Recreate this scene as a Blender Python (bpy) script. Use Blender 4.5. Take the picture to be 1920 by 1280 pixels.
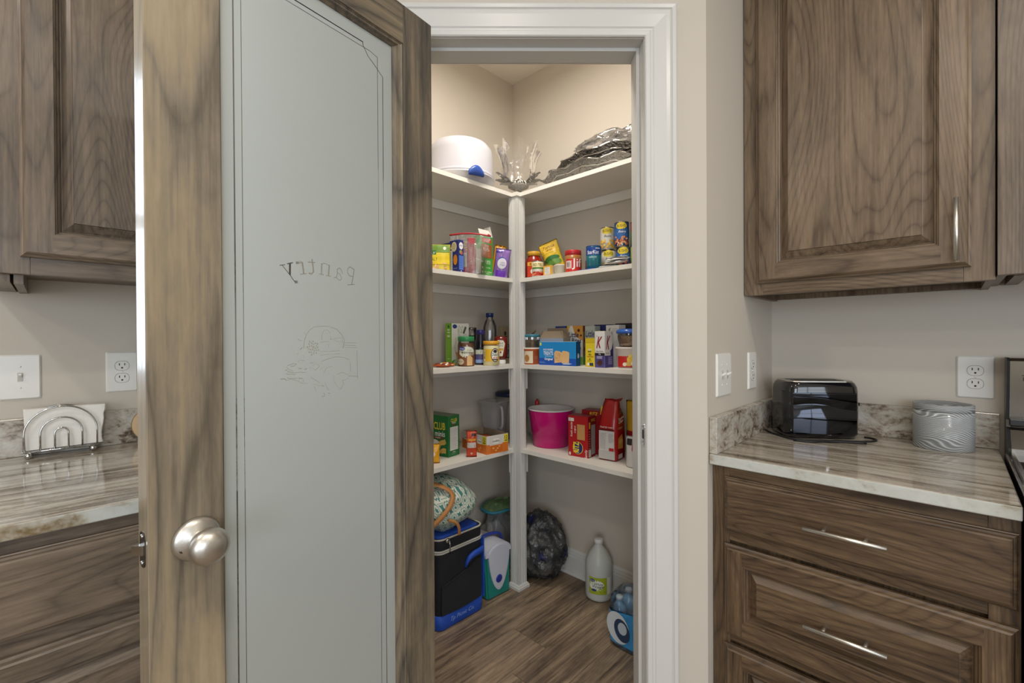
import bpy, bmesh, math, random
from mathutils import Vector, Matrix, noise, geometry
S = bpy.context.scene
COL = S.collection
for o in list(bpy.data.objects): bpy.data.objects.remove(o)
R = math.radians
rnd = random.Random(7)

# ------------------------------------------------------------ camera, world, light, exposure
def camera():
    yaw, pitch, roll = R(44.356), R(-.3144), R(-.3192)
    f = Vector((-math.sin(yaw)*math.cos(pitch), math.cos(yaw)*math.cos(pitch), math.sin(pitch)))
    r = Vector((math.cos(yaw), math.sin(yaw), 0)); u = r.cross(f)
    r2 = r*math.cos(roll)+u*math.sin(roll); u2 = -r*math.sin(roll)+u*math.cos(roll)
    cd = bpy.data.cameras.new('camera'); co = bpy.data.objects.new('camera', cd); COL.objects.link(co)
    m = Matrix((r2, u2, -f)).transposed().to_4x4(); m.translation = (0, 0, 1.24)
    co.matrix_world = m
    cd.sensor_width = 36; cd.lens = 36*846.36/1920; cd.clip_start = .02
    S.camera = co
camera()
S.view_settings.view_transform = 'Standard'; S.view_settings.look = 'None'
S.view_settings.gamma = 1; S.view_settings.use_curve_mapping = False
S.view_settings.exposure = 0.14
w = bpy.data.worlds.new('world'); S.world = w; w.use_nodes = True
w.node_tree.nodes['Background'].inputs[0].default_value = (.75, .85, 1, 1)
w.node_tree.nodes['Background'].inputs[1].default_value = 1.0
def area(name, loc, rot, sx, sy, power, col, shape='RECTANGLE'):
    l = bpy.data.lights.new(name, 'AREA'); l.energy = power; l.color = col; l.shape = shape
    l.size = sx
    if shape == 'RECTANGLE': l.size_y = sy
    o = bpy.data.objects.new(name, l); COL.objects.link(o); o.location = loc; o.rotation_euler = rot
    return o
WARM = (1, .91, .80); DAY = (.82, .91, 1)
CANS = [(.70, .65), (-1.1, -.95), (.15, -.15), (.6, -2.0), (2.2, 1.0), (2.3, -1.9)]  # all out of view; the can above the camera is added to brighten the lower pantry
for c in CANS: area('unseen_can_lamp', (c[0], c[1], 2.715), (0, 0, 0), .16, .16, 9, WARM, 'DISK')
area('window_daylight', (2.0, -3.22, 1.45), (R(90), 0, 0), 2.2, 1.7, 66, DAY)      # through window_1
area('window_daylight', (3.42, -1.2, 1.45), (0, R(90), 0), 1.7, 2.2, 42, DAY)
area('window_daylight', (-2.06, -.84, 1.66), (0, R(-90), 0), 1.1, 1.15, 13, DAY)    # through window_3    # through window_2
area('pantry_ceiling_lamp', (-1.15, 1.20, 2.66), (0, 0, 0), .26, .26, 12.5, (1, .94, .86), 'DISK')

# ------------------------------------------------------------ materials
_mc = {}
def lin(h):
    h = h.lstrip('#'); c = [int(h[i:i+2], 16)/255 for i in (0, 2, 4)]
    return tuple((x/12.92 if x <= .04045 else ((x+.055)/1.055)**2.4) for x in c)+(1,)
def newmat(name):
    m = bpy.data.materials.new(name); m.use_nodes = True
    nt = m.node_tree; b = nt.nodes['Principled BSDF']
    return m, nt, b
def mat(name, col, rough=.5, metal=0, spec=.5, bump=0, bscale=60, mottle=0, trans=0, ior=1.45, alpha=1, coat=0):
    if name in _mc: return _mc[name]
    m, nt, b = newmat(name)
    c = lin(col) if isinstance(col, str) else tuple(col)+(1,)
    b.inputs['Base Color'].default_value = c
    b.inputs['Roughness'].default_value = rough; b.inputs['Metallic'].default_value = metal
    b.inputs['Specular IOR Level'].default_value = spec; b.inputs['IOR'].default_value = ior
    b.inputs['Transmission Weight'].default_value = trans; b.inputs['Alpha'].default_value = alpha
    b.inputs['Coat Weight'].default_value = coat
    tc = nt.nodes.new('ShaderNodeTexCoord')
    if bump or mottle:
        n = nt.nodes.new('ShaderNodeTexNoise'); n.inputs['Scale'].default_value = bscale; n.inputs['Detail'].default_value = 4
        nt.links.new(tc.outputs['Object'], n.inputs['Vector'])
        if bump:
            bp = nt.nodes.new('ShaderNodeBump'); bp.inputs['Strength'].default_value = bump; bp.inputs['Distance'].default_value = .012 if 'silver' in name else .004
            nt.links.new(n.outputs['Fac'], bp.inputs['Height']); nt.links.new(bp.outputs[0], b.inputs['Normal'])
        if mottle:
            mx = nt.nodes.new('ShaderNodeMix'); mx.data_type = 'RGBA'
            mx.inputs[6].default_value = tuple(x*(1-mottle) for x in c[:3])+(1,); mx.inputs[7].default_value = tuple(min(1, x*(1+mottle)) for x in c[:3])+(1,)
            nt.links.new(n.outputs['Fac'], mx.inputs[0]); nt.links.new(mx.outputs[2], b.inputs['Base Color'])
    _mc[name] = m; return m
def ink(h, rough=.42):
    k = 'print_'+h.lstrip('#')+('' if rough == .42 else '_%d' % int(rough*100))
    return mat(k, h, rough)
def thin(name, col, fac, rough=.05, bump=0, bscale=30, gcol=(1, 1, 1)):
    """thin clear sheet: part transparent, part glossy"""
    if name in _mc: return _mc[name]
    m, nt, b = newmat(name); N = nt.nodes
    t = N.new('ShaderNodeBsdfTransparent'); t.inputs[0].default_value = tuple(col)+(1,)
    g = N.new('ShaderNodeBsdfGlossy'); g.inputs['Roughness'].default_value = rough; g.inputs[0].default_value = tuple(gcol)+(1,)
    fr = N.new('ShaderNodeFresnel'); fr.inputs[0].default_value = 1.5
    mt = N.new('ShaderNodeMath'); mt.operation = 'ADD'; mt.inputs[1].default_value = fac
    mx = N.new('ShaderNodeMixShader'); out = N['Material Output']
    nt.links.new(fr.outputs[0], mt.inputs[0]); nt.links.new(mt.outputs[0], mx.inputs[0])
    nt.links.new(t.outputs[0], mx.inputs[1]); nt.links.new(g.outputs[0], mx.inputs[2]); nt.links.new(mx.outputs[0], out.inputs[0])
    if bump:
        n = N.new('ShaderNodeTexNoise'); n.inputs['Scale'].default_value = bscale; n.inputs['Detail'].default_value = 5
        tc = N.new('ShaderNodeTexCoord'); nt.links.new(tc.outputs['Object'], n.inputs[0])
        bp = N.new('ShaderNodeBump'); bp.inputs['Strength'].default_value = bump; bp.inputs['Distance'].default_value = .01
        nt.links.new(n.outputs[0], bp.inputs['Height']); nt.links.new(bp.outputs[0], g.inputs['Normal']); nt.links.new(bp.outputs[0], fr.inputs['Normal'])
    _mc[name] = m; return m
def milky(name, col, alpha, rough=.3):
    if name in _mc: return _mc[name]
    m, nt, b = newmat(name); b.inputs['Base Color'].default_value = lin(col); b.inputs['Roughness'].default_value = rough; b.inputs['Alpha'].default_value = alpha
    tc = nt.nodes.new('ShaderNodeTexCoord'); _mc[name] = m; return m
def ramp(nt, stops):
    r = nt.nodes.new('ShaderNodeValToRGB'); e = r.color_ramp.elements
    while len(e) < len(stops): e.new(.5)
    for i, (p, c) in enumerate(stops): e[i].position = p; e[i].color = lin(c) if isinstance(c, str) else c
    return r
def mathn(nt, op, a, b=None, c=None):
    n = nt.nodes.new('ShaderNodeMath'); n.operation = op
    for i, v in enumerate((a, b, c)):
        if v is None: continue
        if isinstance(v, (int, float)): n.inputs[i].default_value = v
        else: nt.links.new(v, n.inputs[i])
    return n.outputs[0]
def wood(name, axis, stops, size=1.0, ringamt=.34, blotch=.40, streak=.26, rough=.36, rings=9, knots=0):
    if name+axis in _mc: return _mc[name+axis]
    m, nt, b = newmat(name+'_grain_'+axis); N = nt.nodes; L = nt.links
    tc = N.new('ShaderNodeTexCoord'); oi = N.new('ShaderNodeObjectInfo')
    off = N.new('ShaderNodeVectorMath'); off.operation = 'SCALE'; off.inputs[0].default_value = (13.1, 7.7, 19.3)
    L.new(oi.outputs['Random'], off.inputs['Scale'])
    ad = N.new('ShaderNodeVectorMath'); ad.operation = 'ADD'; L.new(tc.outputs['Object'], ad.inputs[0]); L.new(off.outputs[0], ad.inputs[1])
    def mp(k):
        q = N.new('ShaderNodeMapping'); s = [1, 1, 1]; s['xyz'.index(axis)] = k; q.inputs['Scale'].default_value = s
        L.new(ad.outputs[0], q.inputs['Vector']); return q.outputs[0]
    def nz(v, sc, det, dist=0, ro=.5):
        q = N.new('ShaderNodeTexNoise'); q.inputs['Scale'].default_value = sc; q.inputs['Detail'].default_value = det
        q.inputs['Distortion'].default_value = dist; q.inputs['Roughness'].default_value = ro; L.new(v, q.inputs['Vector']); return q.outputs['Fac']
    a = nz(mp(.16), 4.6/size, 1.5, .25)
    r1 = mathn(nt, 'MULTIPLY', a, rings*2)
    r1 = mathn(nt, 'FRACT', r1)                       # sharp late-wood line then a soft fade: cathedral grain
    r1 = mathn(nt, 'MULTIPLY', mathn(nt, 'ABSOLUTE', mathn(nt, 'SUBTRACT', r1, .5)), 2)
    r1 = mathn(nt, 'ADD', mathn(nt, 'POWER', r1, 6), mathn(nt, 'MULTIPLY', r1, .40))
    bl = nz(mp(.40), 5.5/size, 7, .6, .62)
    st = nz(mp(.03), 95/size, 3, .1, .65)
    fib = nz(mp(.12), 260/size, 2)
    s = mathn(nt, 'MULTIPLY', r1, -ringamt)
    s = mathn(nt, 'ADD', s, ringamt*.5)
    bl2 = mathn(nt, 'MULTIPLY_ADD', mathn(nt, 'SUBTRACT', bl, .5), blotch*3.0, .5)
    s = mathn(nt, 'ADD', s, bl2)
    s = mathn(nt, 'ADD', s, mathn(nt, 'MULTIPLY', mathn(nt, 'SUBTRACT', st, .5), streak*3.2))
    s = mathn(nt, 'ADD', s, mathn(nt, 'MULTIPLY', mathn(nt, 'SUBTRACT', fib, .5), .35))
    rp = ramp(nt, stops); L.new(s, rp.inputs[0]); colr = rp.outputs[0]
    if knots:
        v = N.new('ShaderNodeTexVoronoi'); v.inputs['Scale'].default_value = knots; L.new(mp(.5), v.inputs['Vector'])
        kd = mathn(nt, 'ADD', v.outputs['Distance'], mathn(nt, 'MULTIPLY', mathn(nt, 'SUBTRACT', bl, .5), .12))
        kf = mathn(nt, 'SUBTRACT', 1, mathn(nt, 'MULTIPLY', kd, 8.5)); kf = mathn(nt, 'MAXIMUM', kf, 0); kf = mathn(nt, 'MINIMUM', kf, .85)
        mx = N.new('ShaderNodeMix'); mx.data_type = 'RGBA'; mx.inputs[7].default_value = lin('#3a2c20')
        L.new(kf, mx.inputs[0]); L.new(colr, mx.inputs[6]); colr = mx.outputs[2]
    L.new(colr, b.inputs['Base Color'])
    rr = mathn(nt, 'MULTIPLY_ADD', st, .25, rough-.12); L.new(rr, b.inputs['Roughness'])
    bp = N.new('ShaderNodeBump'); bp.inputs['Strength'].default_value = .18; bp.inputs['Distance'].default_value = .002
    L.new(st, bp.inputs['Height']); L.new(bp.outputs[0], b.inputs['Normal'])
    _mc[name+axis] = m; return m
CAB = [(.0, '#3b3026'), (.3, '#564739'), (.5, '#6c5b48'), (.72, '#7f6c57'), (1, '#958169')]
CABL = [(.0, '#3d352d'), (.3, '#574b40'), (.5, '#6a5c4e'), (.72, '#7d6d5d'), (1, '#94836f')]
DRW = [(.0, '#2b2119'), (.3, '#44362a'), (.5, '#594735'), (.72, '#6e5942'), (1, '#8a7155')]
DOORC = [(.0, '#4d463b'), (.28, '#6c6253'), (.5, '#867a67'), (.72, '#9b8b70'), (1, '#ab9b7e')]
DOORD = [(.0, '#38322b'), (.3, '#504940'), (.5, '#655b4e'), (.72, '#7d705c'), (1, '#988769')]
FLR = [(.0, '#44382e'), (.3, '#665749'), (.5, '#7f6e5b'), (.72, '#95816a'), (1, '#b09b80')]
def W_(kind, axis):
    return {'cab': lambda: wood('cabinet_alder', axis, CAB, 1.15, .19, .34, .24, rings=20),
            'cabl': lambda: wood('cabinet_alder_grey', axis, CABL, 1.15, .17, .34, .24, rings=20),
            'drw': lambda: wood('drawer_alder', axis, DRW, 1.0, .18, .36, .28, knots=1.1, rings=18),
            'door': lambda: wood('door_knotty_alder', axis, DOORC, 1.5, .28, .44, .22, .45, rings=8),
            'doord': lambda: wood('door_dark_alder', axis, DOORD, 1.2, .28, .42, .24, .45, rings=7),
            'floor': lambda: wood('floor_plank', axis, FLR, 1.2, .11, .50, .42, .45, rings=9)}[kind]()
def granite(name, mode, axis):
    key = 'granite'+name
    if key in _mc: return _mc[key]
    m, nt, b = newmat('granite_'+name); N = nt.nodes; L = nt.links
    tc = N.new('ShaderNodeTexCoord')
    def mp(k, rz=0):
        q = N.new('ShaderNodeMapping'); s = [1, 1, 1]; s['xyz'.index(axis)] = k; q.inputs['Scale'].default_value = s
        q.inputs['Rotation'].default_value = (0, 0, rz)
        L.new(tc.outputs['Object'], q.inputs['Vector']); return q.outputs[0]
    def nz(v, sc, det, dist=0, ro=.55):
        q = N.new('ShaderNodeTexNoise'); q.inputs['Scale'].default_value = sc; q.inputs['Detail'].default_value = det
        q.inputs['Distortion'].default_value = dist; q.inputs['Roughness'].default_value = ro; L.new(v, q.inputs['Vector']); return q.outputs['Fac']
    if mode == 'streak':
        a = nz(mp(.09, R(4)), 34, 8, .7, .72); c = nz(mp(.2, R(4)), 9, 3, .8)
        s = mathn(nt, 'ADD', mathn(nt, 'MULTIPLY', a, .78), mathn(nt, 'MULTIPLY', c, .30))
        sp = nz(mp(.5), 320, 2); s = mathn(nt, 'ADD', s, mathn(nt, 'MULTIPLY', mathn(nt, 'SUBTRACT', sp, .5), .14))
        rp = ramp(nt, [(.38, '#4a4138'), (.45, '#776b5e'), (.51, '#968c7e'), (.56, '#b0a89c'), (.62, '#bfbab0'), (.70, '#aea08e')])
    elif mode == 'edge':
        a = nz(mp(.7), 13, 6, .5); c = nz(mp(.8), 90, 3)
        s = mathn(nt, 'ADD', mathn(nt, 'MULTIPLY', a, .85), mathn(nt, 'MULTIPLY', c, .16))
        rp = ramp(nt, [(.34, '#7b6a4d'), (.40, '#a39a87'), (.47, '#bfc0b8'), (.58, '#c9cbc5'), (.7, '#b4b7b1')])
    else:
        a = nz(mp(.6), 22, 8, .5, .72); c = nz(mp(.6), 140, 3)
        s = mathn(nt, 'ADD', mathn(nt, 'MULTIPLY', a, .86), mathn(nt, 'MULTIPLY', c, .16))
        rp = ramp(nt, [(.38, '#4d4239'), (.44, '#807163'), (.49, '#a79d90'), (.56, '#b9b3a8'), (.64, '#c4c3bc'), (.75, '#a9a296')])
    L.new(s, rp.inputs[0]); L.new(rp.outputs[0], b.inputs['Base Color'])
    b.inputs['Roughness'].default_value = .08 if mode == 'streak' else .16
    _mc[key] = m; return m

WALL = mat('wall_paint', '#c6beb2', .75, bump=.04, bscale=350)
WHITE = mat('trim_paint', '#cecdc9', .30)
CEIL = mat('ceiling_paint', '#e0d9cd', .85, bump=.05, bscale=200)
SHELFW = mat('shelf_paint', '#e0dcd3', .45, mottle=.02, bscale=8)
NICKEL = mat('brushed_nickel', '#d2cec6', .36, 1, bump=.05, bscale=500)
STEEL = mat('stainless_steel', '#a9a59c', .26, 1)
CHROME = mat('chrome', '#c8c8c6', .08, 1)
BLACK = mat('dark_gap', '#15120f', .6)
PLATE = mat('switch_plate_plastic', '#e2e1dc', .22)
HOLE = mat('slot_dark', '#2b2825', .7)

# ------------------------------------------------------------ mesh helpers
def NB(): return bmesh.new()
def vadd(bm, pts): return [bm.verts.new(p) for p in pts]
def face(bm, vs, mi=0):
    try:
        f = bm.faces.new(vs); f.material_index = mi; return f
    except ValueError: return None
def box(bm, x0, x1, y0, y1, z0, z1, bev=0, mi=0, seg=2):
    if x0 > x1: x0, x1 = x1, x0
    if y0 > y1: y0, y1 = y1, y0
    t = bmesh.new()
    v = [t.verts.new(p) for p in ((x0, y0, z0), (x1, y0, z0), (x1, y1, z0), (x0, y1, z0), (x0, y0, z1), (x1, y0, z1), (x1, y1, z1), (x0, y1, z1))]
    for q in ((0, 3, 2, 1), (4, 5, 6, 7), (0, 1, 5, 4), (1, 2, 6, 5), (2, 3, 7, 6), (3, 0, 4, 7)): t.faces.new([v[i] for i in q])
    if bev: bmesh.ops.bevel(t, geom=list(t.edges), offset=bev, segments=seg, affect='EDGES', profile=.5)
    for f in t.faces: f.material_index = mi
    merge(bm, t)
def merge(bm, t, M=None):
    if M: bmesh.ops.transform(t, matrix=M, verts=t.verts)
    mp = {v: bm.verts.new(v.co) for v in t.verts}
    for f in t.faces:
        try:
            g = bm.faces.new([mp[v] for v in f.verts]); g.material_index = f.material_index; g.smooth = f.smooth
        except ValueError: pass
    t.free()
def lathe(bm, prof, seg=32, c=(0, 0, 0), axis='z', mi=0, a0=0, a1=None, sx=1, sy=1):
    full = a1 is None
    if full: a1 = a0+2*math.pi
    n = seg if full else seg+1
    rings = []
    for r, z in prof:
        if r < 1e-6: rings.append([pt3(0, 0, z, c, axis)]); continue
        rings.append([pt3(sx*r*math.cos(a0+(a1-a0)*i/seg), sy*r*math.sin(a0+(a1-a0)*i/seg), z, c, axis) for i in range(n)])
    vr = [[bm.verts.new(p) for p in q] for q in rings]
    for A, B in zip(vr, vr[1:]):
        m = seg if full else seg
        for i in range(m):
            j = (i+1) % n if full else i+1
            if len(A) == 1 and len(B) == 1: continue
            if len(A) == 1: f = face(bm, [A[0], B[j], B[i]], mi)
            elif len(B) == 1: f = face(bm, [A[i], A[j], B[0]], mi)
            else: f = face(bm, [A[i], A[j], B[j], B[i]], mi)
            if f: f.smooth = True
def pt3(x, y, z, c, axis):
    if axis == 'z': p = (x, y, z)
    elif axis == 'y': p = (x, z, y)
    else: p = (z, x, y)
    return (p[0]+c[0], p[1]+c[1], p[2]+c[2])
def tube(bm, pts, r, seg=8, closed=False, mi=0, caps=True):
    pts = [Vector(p) for p in pts]; n = len(pts); rings = []
    rr = r if isinstance(r, (list, tuple)) else [r]*n
    prev = None
    for i, p in enumerate(pts):
        if closed: t = pts[(i+1) % n]-pts[i-1]
        else: t = pts[min(i+1, n-1)]-pts[max(i-1, 0)]
        t.normalize()
        if prev is None:
            a = Vector((0, 0, 1)) if abs(t.z) < .9 else Vector((1, 0, 0)); u = t.cross(a).normalized()
        else:
            u = (prev-t*prev.dot(t)).normalized()
        prev = u; v = t.cross(u)
        rings.append([bm.verts.new(p+(u*math.cos(2*math.pi*k/seg)+v*math.sin(2*math.pi*k/seg))*rr[i]) for k in range(seg)])
    for i in range(n if closed else n-1):
        A, B = rings[i], rings[(i+1) % n]
        for k in range(seg):
            f = face(bm, [A[k], A[(k+1) % seg], B[(k+1) % seg], B[k]], mi)
            if f: f.smooth = True
    if caps and not closed: face(bm, rings[0][::-1], mi); face(bm, rings[-1], mi)
def prism(bm, poly, z0, z1, mi=0, M=None, bev=0):
    t = bmesh.new()
    a = [t.verts.new((p[0], p[1], z0)) for p in poly]; b = [t.verts.new((p[0], p[1], z1)) for p in poly]
    t.faces.new(a[::-1]); t.faces.new(b); n = len(poly)
    for i in range(n): t.faces.new([a[i], a[(i+1) % n], b[(i+1) % n], b[i]])
    bmesh.ops.recalc_face_normals(t, faces=t.faces)
    if bev: bmesh.ops.bevel(t, geom=[e for e in t.edges if abs(e.verts[0].co.z-e.verts[1].co.z) < 1e-6], offset=bev, segments=3, affect='EDGES')
    for f in t.faces: f.material_index = mi
    merge(bm, t, M)
def rrect(w, d, r, seg=6, cx=0, cy=0):
    P = []
    for (sx, sy, a) in ((1, -1, -90), (1, 1, 0), (-1, 1, 90), (-1, -1, 180)):
        for i in range(seg+1):
            t = R(a+90*i/seg); P.append((cx+sx*(w/2-r)+r*math.cos(t), cy+sy*(d/2-r)+r*math.sin(t)))
    return P
def loft(bm, secs, mi=0, cap0=True, cap1=True, smooth=True):
    rings = [[bm.verts.new(p) for p in s] for s in secs]; n = len(rings[0])
    for A, B in zip(rings, rings[1:]):
        for i in range(n):
            f = face(bm, [A[i], A[(i+1) % n], B[(i+1) % n], B[i]], mi)
            if f: f.smooth = smooth
    if cap0: face(bm, rings[0][::-1], mi)
    if cap1: face(bm, rings[-1], mi)
def sphere(bm, c, r, u=12, v=8, mi=0, s=(1, 1, 1)):
    lathe(bm, [(r*math.sin(math.pi*i/v)*1.0 if 0 < i < v else 0, -r*math.cos(math.pi*i/v)*s[2]) for i in range(v+1)], u, c, mi=mi, sx=s[0], sy=s[1])

def build(name, bm, mats, parent=None, smooth=None, recalc=True):
    if recalc: bmesh.ops.recalc_face_normals(bm, faces=bm.faces)
    me = bpy.data.meshes.new(name); bm.to_mesh(me); bm.free()
    for m in (mats if isinstance(mats, (list, tuple)) else [mats]): me.materials.append(m)
    if smooth is not None:
        for p in me.polygons: p.use_smooth = smooth
    o = bpy.data.objects.new(name, me); COL.objects.link(o)
    if parent: o.parent = parent
    return o
def thing(name, label, cat, loc=(0, 0, 0), rz=0, group=None, kind=None):
    o = bpy.data.objects.new(name, None); COL.objects.link(o); o.empty_display_size = .03
    o.location = loc; o.rotation_euler = (0, 0, rz)
    tag(o, label, cat, group, kind); return o
def tag(o, label=None, cat=None, group=None, kind=None):
    if label: o['label'] = label
    if cat: o['category'] = cat
    if group: o['group'] = group
    if kind: o['kind'] = kind
    return o
def struct(name, bm, mats, label=None, parent=None):
    o = build(name, bm, mats, parent)
    if not parent: o['kind'] = 'structure'
    if label: o['label'] = label
    return o
def copy_tree(o, parent=None):
    c = o.copy(); COL.objects.link(c)
    if parent: c.parent = parent
    for ch in list(o.children): copy_tree(ch, c)
    return c

# flat print: words, patches and pictures laid on a surface given by a mapping f(u, v, off) -> point
_tc = {}
def text_geo(s, shear=0, bold=0):
    k = (s, shear, bold)
    if k in _tc: return _tc[k]
    cu = bpy.data.curves.new('t', 'FONT'); cu.body = s; cu.size = 1; cu.shear = shear; cu.offset = bold
    cu.align_x = 'CENTER'; cu.align_y = 'CENTER'; cu.resolution_u = 2
    ob = bpy.data.objects.new('t', cu); COL.objects.link(ob)
    dg = bpy.context.evaluated_depsgraph_get(); ev = ob.evaluated_get(dg); me = ev.to_mesh()
    V = [(v.co.x, v.co.y) for v in me.vertices]; F = [list(p.vertices) for p in me.polygons]
    ev.to_mesh_clear(); bpy.data.objects.remove(ob); bpy.data.curves.remove(cu)
    if V:
        h = .72; xs = [v[0] for v in V]; cx = (min(xs)+max(xs))/2; wd = max(xs)-min(xs); ys = [v[1] for v in V]; cy = (min(ys)+max(ys))/2
        V = [((x-cx)/h, (y-cy)/h) for x, y in V]; wd /= h
    else: wd = 1
    _tc[k] = (V, F, wd); return _tc[k]
class Art:
    def __init__(s, f): s.f = f; s.bm = NB(); s.mats = []; s.k = 0
    def _m(s, h):
        m = ink(h)
        if m not in s.mats: s.mats.append(m)
        return s.mats.index(m)
    def off(s): s.k += 1; return .0004+s.k*.00012
    def rect(s, u0, v0, u1, v1, h, n=1):
        mi = s._m(h); o = s.off(); nx = max(1, int(n)); ny = nx if nx > 1 else 1
        g = [[s.bm.verts.new(s.f(u0+(u1-u0)*i/nx, v0+(v1-v0)*j/ny, o)) for i in range(nx+1)] for j in range(ny+1)]
        for j in range(ny):
            for i in range(nx): face(s.bm, [g[j][i], g[j][i+1], g[j+1][i+1], g[j+1][i]], mi)
        return s
    def poly(s, P, h):
        mi = s._m(h); o = s.off(); cu = sum(p[0] for p in P)/len(P); cv = sum(p[1] for p in P)/len(P)
        c = s.bm.verts.new(s.f(cu, cv, o)); us = [p[0] for p in P]; bent = False
        if max(us)-min(us) > .008:
            a, b = min(us), max(us); bent = ((s.f(a, cv, o)+s.f(b, cv, o))/2-s.f((a+b)/2, cv, o)).length > 1e-5
        if bent and len(P) < 10:      # follow the curve along the outline too
            P = [(p[0]+(q[0]-p[0])*t/4, p[1]+(q[1]-p[1])*t/4) for p, q in zip(P, P[1:]+P[:1]) for t in range(4)]
        prev = None
        for k in ((.25, .5, .75, 1) if bent else (1,)):
            V = [s.bm.verts.new(s.f(cu+(u-cu)*k, cv+(v-cv)*k, o)) for u, v in P]
            if prev:
                for i in range(len(V)): face(s.bm, [prev[i], V[i], V[(i+1) % len(V)], prev[(i+1) % len(V)]], mi)
            else:
                V0 = V
            prev = V
        V = V0
        for i in range(len(V)): face(s.bm, [c, V[i], V[(i+1) % len(V)]], mi)
        return s
    def ell(s, cu, cv, ru, rv, h, n=18, rot=0):
        ca, sa = math.cos(rot), math.sin(rot)
        return s.poly([(cu+ru*math.cos(2*math.pi*i/n)*ca-rv*math.sin(2*math.pi*i/n)*sa, cv+ru*math.cos(2*math.pi*i/n)*sa+rv*math.sin(2*math.pi*i/n)*ca) for i in range(n)], h)
    def text(s, t, cu, cv, hgt, h, rot=0, shear=0, bold=.005, width=None):
        V, F, wd = text_geo(t, shear, bold); mi = s._m(h); o = s.off()
        sx = sy = hgt
        if width: sx = width/wd
        ca, sa = math.cos(rot), math.sin(rot)
        vs = [s.bm.verts.new(s.f(cu+x*sx*ca-y*sy*sa, cv+x*sx*sa+y*sy*ca, o)) for x, y in V]
        for f in F: face(s.bm, [vs[i] for i in f], mi)
        return s
    def lines(s, u0, u1, v0, v1, n, h, th=.0008, jag=.3):
        for i in range(n):
            v = v0+(v1-v0)*(i+.5)/n; s.k -= 1
            s.rect(u0, v-th/2, u1-(u1-u0)*jag*rnd.random(), v+th/2, h)
        s.k += 1
        return s
    def bars(s, u0, v0, u1, v1, n=11):
        s.rect(u0, v0, u1, v1, '#e8e6e0'); o = s.k
        for i in range(n):
            a = u0+(u1-u0)*(i+.7)/(n+1); s.k = o
            s.rect(a, v0+(v1-v0)*.12, a+(u1-u0)/(n+1)*rnd.uniform(.25, .6), v1-(v1-v0)*.1, '#23211f')
        return s
    def done(s, parent, name='printed_artwork'):
        return build(name, s.bm, s.mats, parent, recalc=False)
def fF(y0=0, x0=0, z0=0):      # face towards -y, u to +x
    return lambda u, v, o: Vector((x0+u, y0-o, z0+v))
def fR(x0=0, y0=0, z0=0):      # face towards +x, u to +y
    return lambda u, v, o: Vector((x0+o, y0+u, z0+v))
def fT(z0, x0=0, y0=0): return lambda u, v, o: Vector((x0+u, y0+v, z0+o))
def fC(r, a0=-math.pi/2, z0=0, dr=0, hh=1):   # round side; u measured along the arc from angle a0
    return lambda u, v, o: Vector(((r+dr*v/hh+o)*math.cos(a0+u/r), (r+dr*v/hh+o)*math.sin(a0+u/r), z0+v))
PANTRY=[(0.00147,[(0.3908,1.3866),(0.381,1.389)]),(0.00126,[(0.3859,1.3869),(0.3712,1.3702),(0.3622,1.3583),(0.3586,1.3572)]),(0.00474,[(0.3596,1.3571),(0.3565,1.3574)]),(0.00337,[(0.3708,1.3923),(0.371,1.3712)]),(0.00168,[(0.376,1.3914),(0.3654,1.395)]),(0.00421,[(0.3572,1.3958),(0.3536,1.3963)]),(0.00168,[(0.3536,1.3963),(0.3505,1.3973),(0.3453,1.3957)]),(0.00274,[(0.3452,1.3982),(0.3437,1.3873),(0.3423,1.3754)]),(0.00147,[(0.3496,1.3734),(0.3369,1.3766)]),(0.00147,[(0.3494,1.3997),(0.344,1.3982)]),(0.00168,[(0.333,1.4006),(0.3183,1.4014)]),(0.00274,[(0.3243,1.4067),(0.3222,1.3931),(0.3212,1.382),(0.3251,1.3774),(0.331,1.3778)]),(0.00253,[(0.3026,1.4009),(0.3034,1.3789)]),(0.00147,[(0.3084,1.379),(0.2988,1.3783)]),(0.00147,[(0.3032,1.3987),(0.2992,1.4026),(0.2923,1.4022),(0.2854,1.3994)]),(0.00295,[(0.2854,1.4005),(0.2873,1.3775)]),(0.00147,[(0.2931,1.3776),(0.2826,1.3768)]),(0.00168,[(0.2738,1.3745),(0.269,1.3761),(0.2665,1.3831),(0.2664,1.3928),(0.2628,1.3973),(0.2579,1.396),(0.2531,1.3857)]),(0.00147,[(0.2665,1.3874),(0.2592,1.3828),(0.2559,1.3756),(0.2593,1.3707),(0.266,1.3729),(0.2684,1.3775)]),(0.00168,[(0.224,1.3979),(0.2273,1.3809),(0.2307,1.3644)]),(0.00147,[(0.2408,1.3624),(0.2236,1.3648)]),(0.00147,[(0.224,1.3979),(0.2342,1.4033),(0.2403,1.3992),(0.2412,1.3903),(0.2369,1.3831),(0.2286,1.3824)])]
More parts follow.
